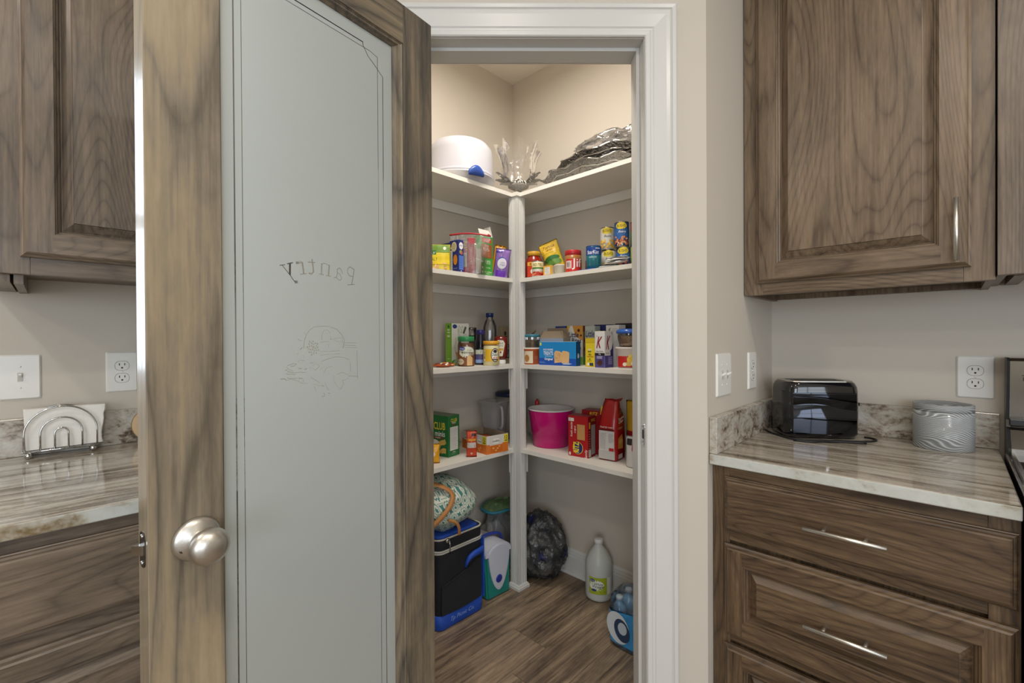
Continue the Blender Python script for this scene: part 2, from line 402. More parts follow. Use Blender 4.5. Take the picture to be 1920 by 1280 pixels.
BASKET=[(0.00142,[(0.3435,1.223),(0.3426,1.2381),(0.3385,1.2502),(0.3304,1.261),(0.3205,1.2673),(0.3071,1.2691),(0.2969,1.2696),(0.2865,1.2687),(0.2687,1.2634),(0.2561,1.2505),(0.2497,1.2391),(0.2526,1.2228)]),(0.00095,[(0.3074,1.2347),(0.2971,1.2365),(0.2867,1.2358)]),(0.00095,[(0.3075,1.216),(0.2869,1.2152),(0.2619,1.2165)]),(0.00079,[(0.3076,1.2082),(0.2834,1.2093),(0.2619,1.21)]),(0.00095,[(0.3043,1.1948),(0.2905,1.1997),(0.2692,1.2034),(0.2509,1.2015),(0.2388,1.196)]),(0.00079,[(0.2488,1.2342),(0.2202,1.2326)]),(0.00079,[(0.2488,1.2284),(0.2202,1.2269)]),(0.00079,[(0.2489,1.224),(0.2183,1.2228)]),(0.00079,[(0.2183,1.2154),(0.2173,1.1531)]),(0.00079,[(0.236,1.1893),(0.2352,1.1694)]),(0.00079,[(0.2419,1.1599),(0.2188,1.1574)]),(0.00079,[(0.3039,1.241),(0.303,1.2535),(0.2987,1.2606),(0.29,1.2615),(0.2848,1.2552)]),(0.00095,[(0.2814,1.2473),(0.2849,1.2409),(0.2743,1.2428),(0.2579,1.2457)]),(0.00079,[(0.2761,1.2409),(0.2689,1.2376),(0.2506,1.235)]),(0.00095,[(0.2561,1.2457),(0.2525,1.2326),(0.2545,1.2228)]),(0.00095,[(0.2868,1.233),(0.2886,1.2235)]),(0.00126,[(0.3769,1.1895),(0.3717,1.1914),(0.3663,1.1931),(0.3595,1.192),(0.3641,1.1878),(0.3709,1.1881)]),(0.00126,[(0.3555,1.197),(0.35,1.1998),(0.3437,1.1985)]),(0.00126,[(0.3801,1.174),(0.3756,1.1722),(0.3696,1.1725),(0.3619,1.1705)]),(0.00126,[(0.377,1.1774),(0.3703,1.1766),(0.3627,1.174),(0.3502,1.1757),(0.3376,1.1727)]),(0.00142,[(0.3912,1.1638),(0.3838,1.1643),(0.3794,1.1607)]),(0.00126,[(0.3786,1.1651),(0.3704,1.1637),(0.3566,1.1634),(0.3472,1.1627)]),(0.00095,[(0.3764,1.1605),(0.3719,1.1628),(0.3566,1.1582),(0.3473,1.1522),(0.3369,1.1516)]),(0.00095,[(0.3551,1.1588),(0.3527,1.1624),(0.3456,1.1611),(0.3441,1.1549)]),(0.0019,[(0.3549,1.1828),(0.3486,1.1824)]),(0.0019,[(0.3423,1.1798),(0.3375,1.1815)]),(0.00126,[(0.3822,1.1814),(0.3778,1.1811)]),(0.00095,[(0.3792,1.1871),(0.3748,1.1817),(0.3672,1.1798)]),(0.00095,[(0.3559,1.2427),(0.3513,1.2389),(0.3466,1.2404)]),(0.00095,[(0.3441,1.2555),(0.3385,1.2502)]),(0.0019,[(0.3507,1.2209),(0.3475,1.2246)]),(0.00095,[(0.3452,1.2094),(0.3429,1.2033)]),(0.00095,[(0.3577,1.2128),(0.3554,1.2128)]),(0.00095,[(0.331,1.1921),(0.3244,1.1934),(0.3212,1.1886),(0.3145,1.1906),(0.3095,1.1849)]),(0.00095,[(0.3302,1.1814),(0.3245,1.1841),(0.3188,1.1776),(0.3112,1.1834)]),(0.00095,[(0.3296,1.1645),(0.323,1.1594),(0.3148,1.1541),(0.2979,1.1418)]),(0.00095,[(0.324,1.1502),(0.3149,1.1456),(0.2997,1.1419)]),(0.00095,[(0.3215,1.1438),(0.3166,1.1333)]),(0.00111,[(0.305,1.1204),(0.2981,1.1213),(0.2998,1.1278)]),(0.00111,[(0.2912,1.1269),(0.2859,1.1256)]),(0.00095,[(0.3079,1.177),(0.3044,1.1831)]),(0.00095,[(0.3011,1.1687),(0.2942,1.1793),(0.2801,1.1841)]),(0.00079,[(0.2767,1.1655),(0.2777,1.1544),(0.2698,1.1409),(0.2608,1.1319),(0.2533,1.1427),(0.2551,1.151)]),(0.00079,[(0.2696,1.165),(0.2549,1.169),(0.2438,1.1633)]),(0.00095,[(0.2569,1.1503),(0.2476,1.1521),(0.242,1.1549)]),(0.00079,[(0.2979,1.1512),(0.2928,1.1381),(0.2876,1.1329)])]
# ------------------------------------------------------------ room shell
M45 = Matrix.Rotation(R(45), 4, 'Z')
CH = 2.743
def diag(bm): bmesh.ops.transform(bm, matrix=M45, verts=bm.verts)
XL, YR, XK = -1.865, 1.925, -1.91           # pantry left wall, right wall, kitchen left wall
def floor():
    bm = NB(); box(bm, -2.05, 3.5, -3.35, 2.06, -.05, -.007)
    fl = struct('floor', bm, mat('floor_gap', '#241c15', .8), 'grey brown wood plank floor running into the pantry')
    W, Lg = .18, 1.22; mesh = None; k = 0
    x = -1.1715-.18*4
    while x < 3.4:
        y = 1.19-1.22*4+(k*0.47 % 1.22)*(0 if k in (4,) else 1)
        while y < 2.0:
            y0, y1 = max(y, -3.3), min(y+Lg, 2.0)
            if y1-y0 > .05:
                if y1-y0 > Lg-.01 and mesh:
                    o = bpy.data.objects.new('plank', mesh); COL.objects.link(o); o.parent = fl; o.location = (x, y0, 0)
                else:
                    bm = NB(); box(bm, .0006, W-.0006, .0006, y1-y0-.0006, -.0065, 0, .0012, seg=1)
                    o = build('plank', bm, W_('floor', 'y'), fl); o.location = (x, y0, 0)
                    if y1-y0 > Lg-.01: mesh = o.data
            y += Lg
        x += W; k += 1
floor()
def shell():
    bm = NB(); box(bm, -2.05, 3.5, -3.35, 2.06, CH, CH+.1); struct('ceiling', bm, CEIL)
    bm = NB(); box(bm, -1.99, 3.4, YR, YR+.12, 0, CH); struct('wall_right', bm, WALL)
    bm = NB(); box(bm, XL-.12, XL, .60, YR, 0, CH); struct('wall_pantry', bm, WALL)
    bm = NB()
    for q in ((-3.2, -1.42, 0, CH), (-.26, .58, 0, CH), (-1.42, -.26, 0, 1.09), (-1.42, -.26, 2.23, CH)): box(bm, XK-.12, XK, q[0], q[1], q[2], q[3])
    struct('wall_left', bm, WALL); bm = NB()
    for q in ((-1.42, -1.37, 1.09, 2.23), (-.31, -.26, 1.09, 2.23), (-1.37, -.31, 1.09, 1.14), (-1.37, -.31, 2.18, 2.23), (-1.37, -.31, 1.64, 1.68)): box(bm, XK-.09, XK-.03, *q)
    struct('window_3', bm, WHITE)
    bm = NB(); box(bm, -.605, -.495, 1.287, YR, 0, CH); struct('wall_return_right', bm, WALL)
    bm = NB(); box(bm, XK, -1.197, .58, .69, 0, CH); struct('wall_return_left', bm, WALL)
    # diagonal wall with the door opening: s along, d through
    sl, sr, top, d0, d1 = -.236, .385, 2.073, 1.257, 1.372
    bm = NB()
    box(bm, -.434, sl-.012, d0, d1, 0, CH); box(bm, sr+.012, .560, d0, d1, 0, CH); box(bm, sl-.012, sr+.012, d0, d1, top+.012, CH)
    diag(bm); struct('wall_front', bm, WALL)
    bm = NB()
    box(bm, sl-.012, sl, d0-.001, d1+.001, 0, top+.012); box(bm, sr, sr+.012, d0-.001, d1+.001, 0, top+.012); box(bm, sl, sr, d0-.001, d1+.001, top, top+.012)
    for a in ((sl, sl+.010, 0, top), (sr-.010, sr, 0, top), (sl+.01, sr-.01, top-.010, top)):
        box(bm, a[0], a[1], d0+.037, d0+.092, a[2], a[3], .0015)
    diag(bm); struct('trim_1', bm, WHITE, 'white painted door jamb with stop')
    # moulded casing, mitred
    prof = [(-.005, 0), (-.005, .008), (-.002, .011), (.008, .0115), (.012, .009), (.016, .0095), (.020, .0125), (.052, .0165), (.062, .0165), (.066, .0135), (.069, .0175), (.078, .0185), (.083, .015), (.083, 0)]
    bm = NB(); secs = []
    for u, wd in prof:
        secs.append([Vector(p) for p in ((sl-u-.006+.0, d0-wd, 0), (sl-u-.006, d0-wd, top+u+.006), (sr+u+.006, d0-wd, top+u+.006), (sr+u+.006, d0-wd, 0))])
    V = [vadd(bm, q) for q in secs]
    for A, B in zip(V, V[1:]):
        for i in range(3): face(bm, [A[i], A[i+1], B[i+1], B[i]])
    diag(bm); struct('trim_2', bm, WHITE, 'white moulded casing around the pantry doorway')
    # pantry side casing, plain
    bm = NB()
    box(bm, sl-.07, sl-.006, d1, d1+.014, 0, top+.07, .003); box(bm, sr+.006, sr+.07, d1, d1+.014, 0, top+.07, .003); box(bm, sl-.006, sr+.006, d1, d1+.014, top+.006, top+.07, .003)
    diag(bm); struct('trim_3', bm, WHITE)
    # strike plate on the right jamb
    bm = NB()
    poly = rrect(.030, .060, .010, 4)
    prism(bm, poly, 0, .0016, 0)
    prism(bm, [(x*.95-.003, y) for x, y in rrect(.014, .026, .004, 3)], .0016, .0019, 1)
    for yy in (-.022, .022): lathe(bm, [(0, .0024), (.0028, .0022), (.0035, .0016)], 10, (0, yy, 0))
    Mx = M45 @ Matrix.Translation((sr-.0001, d0+.017, .969)) @ Matrix(((0, 0, -1, 0), (1, 0, 0, 0), (0, 1, 0, 0), (0, 0, 0, 1)))
    bmesh.ops.transform(bm, matrix=Mx, verts=bm.verts)
    o = build('strike_plate', bm, [CHROME, BLACK]); tag(o, 'small chrome strike plate on the white door jamb', 'strike plate')
    # baseboards
    bp = [(0, 0), (.014, 0), (.014, .092), (.0115, .096), (.0115, .106), (.009, .109), (.0085, .120), (.005, .128), (0, .130)]
    def board(name, a, b, n):
        bm = NB(); a = Vector(a); b = Vector(b); n = Vector(n)
        loft(bm, [[a+n*u+Vector((0, 0, z)) for u, z in bp], [b+n*u+Vector((0, 0, z)) for u, z in bp]], smooth=False)
        # shoe moulding
        loft(bm, [[p+n*(.014+u)+Vector((0, 0, z)) for u, z in ((0, 0), (.012, 0), (.0115, .006), (.008, .013), (0, .017))] for p in (a, b)], smooth=False)
        struct(name, bm, WHITE)
    board('baseboard_right', (XL, YR, 0), (-.605, YR, 0), (0, -1, 0))
    board('baseboard_left', (XL, .69, 0), (XL, YR, 0), (1, 0, 0))
    board('baseboard_return', (-.605, 1.45, 0), (-.605, YR, 0), (-1, 0, 0))
    # far kitchen walls with windows, behind the camera
    def winwall(name, k, horiz):
        bm = NB(); a, b, z0, z1 = .9, 3.1, .6, 2.3
        if horiz:
            for q in ((-2.03, a, 0, CH), (b, 3.5, 0, CH), (a, b, 0, z0), (a, b, z1, CH)): box(bm, q[0], q[1], -3.3, -3.2, q[2], q[3])
        else:
            a, b = -2.3, -.1
            for q in ((-3.2, a, 0, CH), (b, 2.0, 0, CH), (a, b, 0, z0), (a, b, z1, CH)): box(bm, 3.4, 3.5, q[0], q[1], q[2], q[3])
        struct(name, bm, WALL)
        bm = NB()
        def bar(p, q, zz0, zz1):
            if horiz: box(bm, p, q, -3.27, -3.21, zz0, zz1)
            else: box(bm, 3.41, 3.47, p, q, zz0, zz1)
        m = (a+b)/2
        for p, q, c, d in ((a, a+.06, z0, z1), (b-.06, b, z0, z1), (m-.03, m+.03, z0, z1), (a, b, z0, z0+.06), (a, b, z1-.06, z1), (a, b, 1.43, 1.47)): bar(p, q, c, d)
        struct('window_%d' % k, bm, WHITE)
    winwall('wall_back', 1, True); winwall('wall_far_right', 2, False)
    for i, c in enumerate(CANS):
        bm = NB(); lathe(bm, [(.075, CH-.001), (.098, CH-.001), (.098, CH-.006), (.085, CH-.008), (.075, CH-.004), (.075, CH-.001)], 32, (c[0], c[1], 0))
        tag(build('unseen_can_trim', bm, WHITE), 'white round trim ring of an unseen recessed ceiling light', 'light trim', 'recessed ceiling lights')
def pantry_fixture():
    t = thing('ceiling_light', 'round white flush ceiling light in the pantry', 'ceiling light', (-1.15, 1.20, 2.668))
    bm = NB(); lathe(bm, [(0, .002), (.138, .002), (.145, .010), (.145, .040), (.120, .050), (.070, .074), (0, .074)], 40); build('housing', bm, WHITE, t)
    bm = NB(); lathe(bm, [(.138, .0015), (.150, .0015), (.150, .012), (.146, .012)], 40); build('trim_ring', bm, NICKEL, t)
pantry_fixture()
shell()

# ------------------------------------------------------------ pantry door (open towards the camera)
def door():
    e, n = Vector((1, 1, 0))/2**.5, Vector((-1, 1, 0))/2**.5
    h = e*-.194+n*1.19
    D = thing('door_1', 'open stained knotty wood pantry door with frosted glass panel', None, (h.x, h.y, 0), R(45)+math.atan2(-.493, -.368), kind='structure')
    T, W, zb, zt = .044, .6078, .010, 2.062
    g0, g1, gz0, gz1 = .1165, .4965, .255, 1.955
    def stile(x0, x1, nm, m):
        bm = NB(); box(bm, x0, x1, -T, 0, zb, zt, .0016); o = build(nm, bm, [m, EDGE], D)
        for p in o.data.polygons:
            if p.normal.x > .9 and x1 > .5: p.material_index = 1
    EDGE = wood('door_edge_varnish', 'z', DOORC, 1.5, .3, .3, .2, .14, rings=6)
    EDGE.node_tree.nodes['Principled BSDF'].inputs['Coat Weight'].default_value = 1; EDGE.node_tree.nodes['Principled BSDF'].inputs['Coat Roughness'].default_value = .3
    stile(0, .0935, 'stile', W_('doord', 'z')); stile(.5000, W, 'stile', W_('door', 'z'))
    bm = NB(); box(bm, .0938, .4997, -T, 0, 1.9665, zt-.0005, .0012); build('rail', bm, W_('doord', 'x'), D)
    bm = NB(); box(bm, .0938, .4997, -T, 0, zb, .240, .0012); build('rail', bm, W_('doord', 'x'), D)
    # glazing bead: stepped moulding ring on both faces
    for sgn in (1, -1):
        bm = NB(); y0 = -T/2
        pr = [(0, .0195), (.003, .0205), (.006, .0175), (.012, .0165), (.014, .010), (.0215, .006), (.0225, .0035)]
        out = (.0936, .4999, .2402, 1.9663)
        V = []
        for u, dd in pr:
            ul = u; ur = u if u < .01 else u   # same all round
            x0, x1, z0, z1 = out[0]+u, out[1]-u*(.16), out[2]+u*.7, out[3]-u*.55
            V.append(vadd(bm, [(x0, y0+sgn*dd, z0), (x1, y0+sgn*dd, z0), (x1, y0+sgn*dd, z1), (x0, y0+sgn*dd, z1)]))
        for A, B in zip(V, V[1:]):
            for i in range(4): face(bm, [A[i], A[(i+1) % 4], B[(i+1) % 4], B[i]])
        build('glazing_bead', bm, W_('doord', 'z'), D)
    # clear pane and frosted layer (with the etched drawing left clear)
    bm = NB(); box(bm, g0-.012, g1+.002, -T/2-.0025, -T/2+.0025, gz0-.01, gz1+.003)
    gl = build('glass_pane', bm, thin('clear_glass', (.93, .96, .95), .02, .02), D)
    polys = []
    def seg(a, b, wd, ext=.3):
        a = Vector(a); b = Vector(b); d = (b-a)
        if d.length < 1e-6: return
        d.normalize(); p = Vector((-d.y, d.x))*wd/2; a2 = a-d*wd*ext; b2 = b+d*wd*ext
        polys.append([a2+p, a2-p, b2-p, b2+p])
    def strokes(L, k=1):
        for wd, P in L:
            for a, b in zip(P, P[1:]): seg(a, b, wd*k)
    strokes(PANTRY, 1.15); strokes(BASKET, 1.0)
    for i in range(26):
        a, r = i*2.4, .0135*math.sqrt(i/26)
        c = (.3241+1.0*r*math.cos(a), 1.2241+1.15*r*math.sin(a)); q = .00185
        polys.append([Vector((c[0]+q*math.cos(t*math.pi/3), c[1]+q*1.1*math.sin(t*math.pi/3))) for t in range(6)])
    # pin stripes
    zA, zB, lo = 1.9235, 1.9125, .285
    A = [(.4715, lo), (.4715, 1.869), (.449, 1.888), (.437, 1.910), (.417, zA), (.1966, zA), (.1965, 1.9165), (.183, 1.898), (.165, 1.886), (.1419, 1.868), (.1419, lo), (.4715, lo)]
    B = [(.4581, lo+.0135), (.4581, 1.908), (.435, 1.9125), (.178, zB), (.1566, 1.908), (.1566, lo+.0135), (.4581, lo+.0135)]
    for a, b in zip(A, A[1:]): seg(a, b, .0024 if a[0] > .4 else .0016)
    for a, b in zip(B, B[1:]): seg(a, b, .0012)
    pts = [(g0-.01, gz0-.008), (g1+.001, gz0-.008), (g1+.001, gz1+.002), (g0-.01, gz1+.002)]; faces = [[0, 1, 2, 3]]
    for P in polys:
        ar = sum(P[i].x*P[(i+1) % len(P)].y-P[(i+1) % len(P)].x*P[i].y for i in range(len(P)))
        if ar < 0: P = P[::-1]
        faces.append(list(range(len(pts), len(pts)+len(P)))); pts += [(p[0], p[1]) for p in P]
    vo, ed, fo, ov, oe, of = geometry.delaunay_2d_cdt([Vector(p) for p in pts], [], faces, 1, 1e-6)
    bm = NB(); vv = [bm.verts.new((p[0], -T/2+.0031, p[1])) for p in vo]
    for f, src in zip(fo, of):
        if list(src) == [0]: face(bm, [vv[i] for i in f])
    m, nt, b = newmat('frosted_glass'); N = nt.nodes; Lk = nt.links
    df = N.new('ShaderNodeBsdfDiffuse'); df.inputs[0].default_value = lin('#cdd3cf')
    tr = N.new('ShaderNodeBsdfTranslucent'); tr.inputs[0].default_value = lin('#cdd3cf')
    gs = N.new('ShaderNodeBsdfGlossy'); gs.inputs['Roughness'].default_value = .32; gs.inputs[0].default_value = (.9, .93, .95, 1)
    m1 = N.new('ShaderNodeMixShader'); m1.inputs[0].default_value = .38; m2 = N.new('ShaderNodeMixShader'); m2.inputs[0].default_value = .13
    Lk.new(df.outputs[0], m1.inputs[1]); Lk.new(tr.outputs[0], m1.inputs[2]); Lk.new(m1.outputs[0], m2.inputs[1]); Lk.new(gs.outputs[0], m2.inputs[2]); Lk.new(m2.outputs[0], N['Material Output'].inputs[0])
    o = build('frosted_layer', bm, m, gl); o['label'] = 'frosted etched layer reading Pantry in reverse above a fruit basket drawing'
    # knob
    kx, kz = .5425, .9120
    for sgn, yy in ((1, 0), (-1, -T)):
        bm = NB(); f = lambda p: [(r, yy+sgn*y) for r, y in p]
        lathe(bm, f([(0, .0005), (.0355, .0005), (.0355, .003), (.033, .0075), (.026, .0115), (.016, .0135), (.0125, .016)]), 48, (kx, 0, kz), 'y')
        kb = build('knob_rose', bm, NICKEL, D)
        bm = NB(); lathe(bm, f([(.0125, .014), (.0115, .026), (.0135, .031), (.022, .036), (.0278, .044), (.0292, .052), (.0275, .060), (.021, .0665), (.012, .070), (0, .071)]), 48, (kx, 0, kz), 'y')
        build('door_knob', bm, NICKEL, D)
    bm = NB(); lathe(bm, [(0, .0072), (.0034, .0072), (.004, .0102), (.0036, .0112), (0, .0112)], 12, (kx+.0235, 0, kz-.010), 'y'); build('set_screw', bm, mat('screw_dark', '#6c6862', .3, 1), D)
    # latch plate and bolt on the edge
    bm = NB(); t = NB(); prism(t, rrect(.024, .056, .010, 5), 0, .0018)
    merge(bm, t, Matrix.Translation((W-.0006, -T/2, kz)) @ Matrix(((0, 0, 1, 0), (1, 0, 0, 0), (0, 1, 0, 0), (0, 0, 0, 1))))
    lp = build('latch_plate', bm, mat('latch_dark', '#5b5650', .35, 1), D)
    for q in (-.021, .021):
        bm = NB(); lathe(bm, [(.0035, .0010), (.003, .0028), (0, .0032)], 10, (W, -T/2, kz+q), 'x'); build('screw', bm, CHROME, lp)
    bm = NB(); loft(bm, [[(W+.001, -T/2-.007, kz+.0075), (W+.001, -T/2+.007, kz+.0075), (W+.001, -T/2+.007, kz-.0075), (W+.001, -T/2-.007, kz-.0075)],
                         [(W+.013, -T/2-.007, kz+.0075), (W+.003, -T/2+.007, kz+.0075), (W+.003, -T/2+.007, kz-.0075), (W+.013, -T/2-.007, kz-.0075)]], smooth=False)
    build('latch_bolt', bm, CHROME, lp)
    for z in (.25, 1.03, 1.82):
        bm = NB(); lathe(bm, [(0, z-.045), (.0065, z-.045), (.0065, z+.045), (0, z+.045)], 12, (-.005, -T-.006, 0)); box(bm, -.003, -.0004, -T, -.008, z-.044, z+.044)
        build('hinge', bm, NICKEL, D)
door()

# ------------------------------------------------------------ cabinets
def panel_door(name, parent, o, ax, w, h, wk, sub=True, proud=.02, horiz=False, sw=.055, stub=0):
    """framed raised-panel front. o = lower left corner on the cabinet face, ax = 'x' (right run) or 'y' (left run)"""
    def P(x, z, d): return (o[0]+x, o[1]-d, o[2]+z) if ax == 'x' else (o[0]+d, o[1]+x, o[2]+z)
    og = [(0, 0), (0, proud*.45), (.003, proud*.55), (.005, proud*.60), (.008, proud*.85), (.0115, proud)]
    mo = [(sw, proud), (sw+.003, proud*1.0), (sw+.004, proud*.78), (sw+.007, proud*.72), (sw+.0085, proud*.42), (sw+.012, proud*.36), (sw+.015, proud*.10)]
    pn = [(sw+.014, proud*.05), (sw+.0165, proud*.05), (sw+.020, proud*.20), (sw+.034, proud*.72), (sw+.0355, proud*.74), (sw+.0365, proud*.98)]
    a1, a2 = og[-1][0], sw
    up = 'z'; side = ax
    bm = NB()
    def ring(bmr, prof, sides):
        for (u0, d0), (u1, d1) in zip(prof, prof[1:]):
            for s in sides:
                q = {'b': [(u0, u0), (w-u0, u0), (w-u1, u1), (u1, u1)], 't': [(u0, h-u0), (w-u0, h-u0), (w-u1, h-u1), (u1, h-u1)],
                     'l': [(u0, u0), (u0, h-u0), (u1, h-u1), (u1, u1)], 'r': [(w-u0, u0), (w-u0, h-u0), (w-u1, h-u1), (w-u1, u1)]}[s]
                dd = [d0, d0, d1, d1]
                face(bmr, vadd(bmr, [P(x, z, d) for (x, z), d in zip(q, dd)]))
    ring(bm, pn, 'btlr'); u, d = pn[-1]
    face(bm, vadd(bm, [P(u, u, d), P(w-u, u, d), P(w-u, h-u, d), P(u, h-u, d)]))
    f = build(name, bm, W_(wk, side if horiz else up), parent)
    for s in 'lr':
        b2 = NB(); ring(b2, og, s)
        x0, x1 = (a1, a2) if s == 'l' else (w-a1, w-a2)
        face(b2, vadd(b2, [P(x0, a1, proud), P(x1, a1, proud), P(x1, h-a1, proud), P(x0, h-a1, proud)]))
        ring(b2, mo, s); build('stile', b2, W_(wk, up), f)
    for s in 'bt':
        b2 = NB(); ring(b2, og, s)
        z0, z1 = (a1, a2) if s == 'b' else (h-a1, h-a2)
        face(b2, vadd(b2, [P(a2, z0, proud), P(w-a2, z0, proud), P(w-a2, z1, proud), P(a2, z1, proud)]))
        ring(b2, mo, s); build('rail', b2, W_(wk, side), f)
    return f
def slab_front(name, parent, o, ax, w, h, wk, proud=.02):
    def P(x, z, d): return (o[0]+x, o[1]-d, o[2]+z) if ax == 'x' else (o[0]+d, o[1]+x, o[2]+z)
    og = [(0, 0), (0, proud*.35), (.002, proud*.42), (.0035, proud*.60), (.006, proud*.66), (.0075, proud*.68), (.0095, proud*.92), (.013, proud)]
    bm = NB(); V = [vadd(bm, [P(u, u, d), P(w-u, u, d), P(w-u, h-u, d), P(u, h-u, d)]) for u, d in og]
    for A, B in zip(V, V[1:]):
        for i in range(4): face(bm, [A[i], A[(i+1) % 4], B[(i+1) % 4], B[i]])
    face(bm, V[-1]); return build(name, bm, W_(wk, ax), parent)
def pull(parent, c, dirv, out, ln=.158, name='handle'):
    """bar pull centred at c (on the wood), bar along dirv, standing off along out"""
    c = Vector(c); dv = Vector(dirv); ov = Vector(out); bm = NB()
    tube(bm, [c+ov*.032-dv*ln/2, c+ov*.032+dv*ln/2], .0052, 12)
    for k in (-.040, .040): tube(bm, [c+dv*k-ov*.002, c+dv*k+ov*.032], .0042, 10)
    return build(name, bm, NICKEL, parent)
def upper_right():
    t = thing('wall_cabinet', 'stained wood wall cabinet with raised panel door right of the pantry', 'cabinet', (-.492, 1.60, 1.377))
    t.location = (0, 0, 0)
    x0, x1, yf, z0, z1 = -.492, .073, 1.60, 1.377, 2.45
    bm = NB()
    box(bm, x0, x0+.016, yf+.019, YR, z0, z1); box(bm, x1-.016, x1, yf+.019, YR, z0, z1); box(bm, x0+.016, x1-.016, yf+.019, YR, z0+.020, z0+.034); box(bm, x0, x1, yf+.019, YR, z1, z1+.012)
    box(bm, x0+.016, x1-.016, YR-.008, YR-.001, z0+.03, z1); box(bm, x0+.016, x1-.016, YR-.030, YR-.009, z0+.003, z0+.020)
    build('carcass', bm, W_('cab', 'z'), t)
    bm = NB(); box(bm, x0, x0+.055, yf, yf+.019, z0, z1+.012, .0008); build('face_stile', bm, W_('cab', 'z'), t)
    bm = NB(); box(bm, x1-.055, x1, yf, yf+.019, z0, z1+.012, .0008); build('face_stile', bm, W_('cab', 'z'), t)
    bm = NB(); box(bm, x0+.0553, x1-.0553, yf, yf+.019, z0, z0+.055, .0008); build('face_rail', bm, W_('cab', 'x'), t)
    bm = NB(); box(bm, x0+.0553, x1-.0553, yf, yf+.019, z1-.04, z1+.012, .0008); build('face_rail', bm, W_('cab', 'x'), t)
    d = panel_door('cabinet_door', t, (-.453, yf-.0006, 1.413), 'x', .485, 1.0, 'cab')
    pull(d, (.0045, yf-.0206, 1.503), (0, 0, 1), (0, -1, 0), .153)
    t2 = thing('wall_cabinet', 'pale end panel of the next wall cabinet at the right frame edge', 'cabinet', (0, 0, 0))
    x0, x1, z0 = .0755, .84, 1.386; bm = NB()
    box(bm, x0, x0+.016, yf+.004, YR, z0, 2.45); box(bm, x1-.016, x1, yf+.004, YR, z0, 2.45); box(bm, x0+.016, x1-.016, yf+.019, YR, z0+.020, z0+.034); box(bm, x0, x1, yf+.004, YR, 2.45, 2.462)
    box(bm, x0+.03, x0+.055, yf+.03, YR-.01, z0, z0+.020); build('carcass', bm, W_('cab', 'z'), t2)
    bm = NB(); box(bm, x0, x0+.07, yf-.016, yf+.004, z0, 2.462, .001); build('face_stile', bm, W_('cabl', 'z'), t2)
    bm = NB(); box(bm, x0+.07, x1, yf-.016, yf+.004, z0, z0+.055, .001); build('face_rail', bm, W_('cabl', 'x'), t2)
    panel_door('cabinet_door', t2, (x0+.063, yf-.0165, z0+.10), 'x', .62, .9, 'cabl')
upper_right()
def base_right():
    t = thing('base_cabinet', 'stained wood three drawer base cabinet right of the doorway', 'cabinet', (0, 0, 0))
    x0, x1, yf = -.4935, .0955, 1.327; zc = .884
    bm = NB(); box(bm, x0, x1, yf+.019, YR, .10, zc); box(bm, x0, x1, yf+.07, YR, 0, .10); build('carcass', bm, W_('drw', 'z'), t)
    for a in ((x0, x0+.045), (x1-.045, x1)):
        bm = NB(); box(bm, a[0], a[1], yf, yf+.019, .10, zc, .0008); build('face_stile', bm, W_('drw', 'z'), t)
    for a in ((.860-.015, zc), (.675, .712), (.395, .425), (.10, .13)):
        bm = NB(); box(bm, x0+.0453, x1-.0453, yf, yf+.019, a[0], a[1], .0008); build('face_rail', bm, W_('drw', 'x'), t)
    d = slab_front('drawer', t, (-.459, yf-.0006, .702), 'x', .551, .151, 'drw'); d['label'] = 'flat fronted top drawer'
    pull(d, (-.183, yf-.0206, .776), (1, 0, 0), (0, -1, 0))
    d = panel_door('drawer', t, (-.459, yf-.0006, .414), 'x', .551, .253, 'drw', horiz=True, sw=.048)
    pull(d, (-.183, yf-.0185, .537), (1, 0, 0), (0, -1, 0))
    d = panel_door('drawer', t, (-.459, yf-.0006, .128), 'x', .551, .260, 'drw', horiz=True, sw=.048)
    pull(d, (-.183, yf-.0185, .25), (1, 0, 0), (0, -1, 0))
base_right()
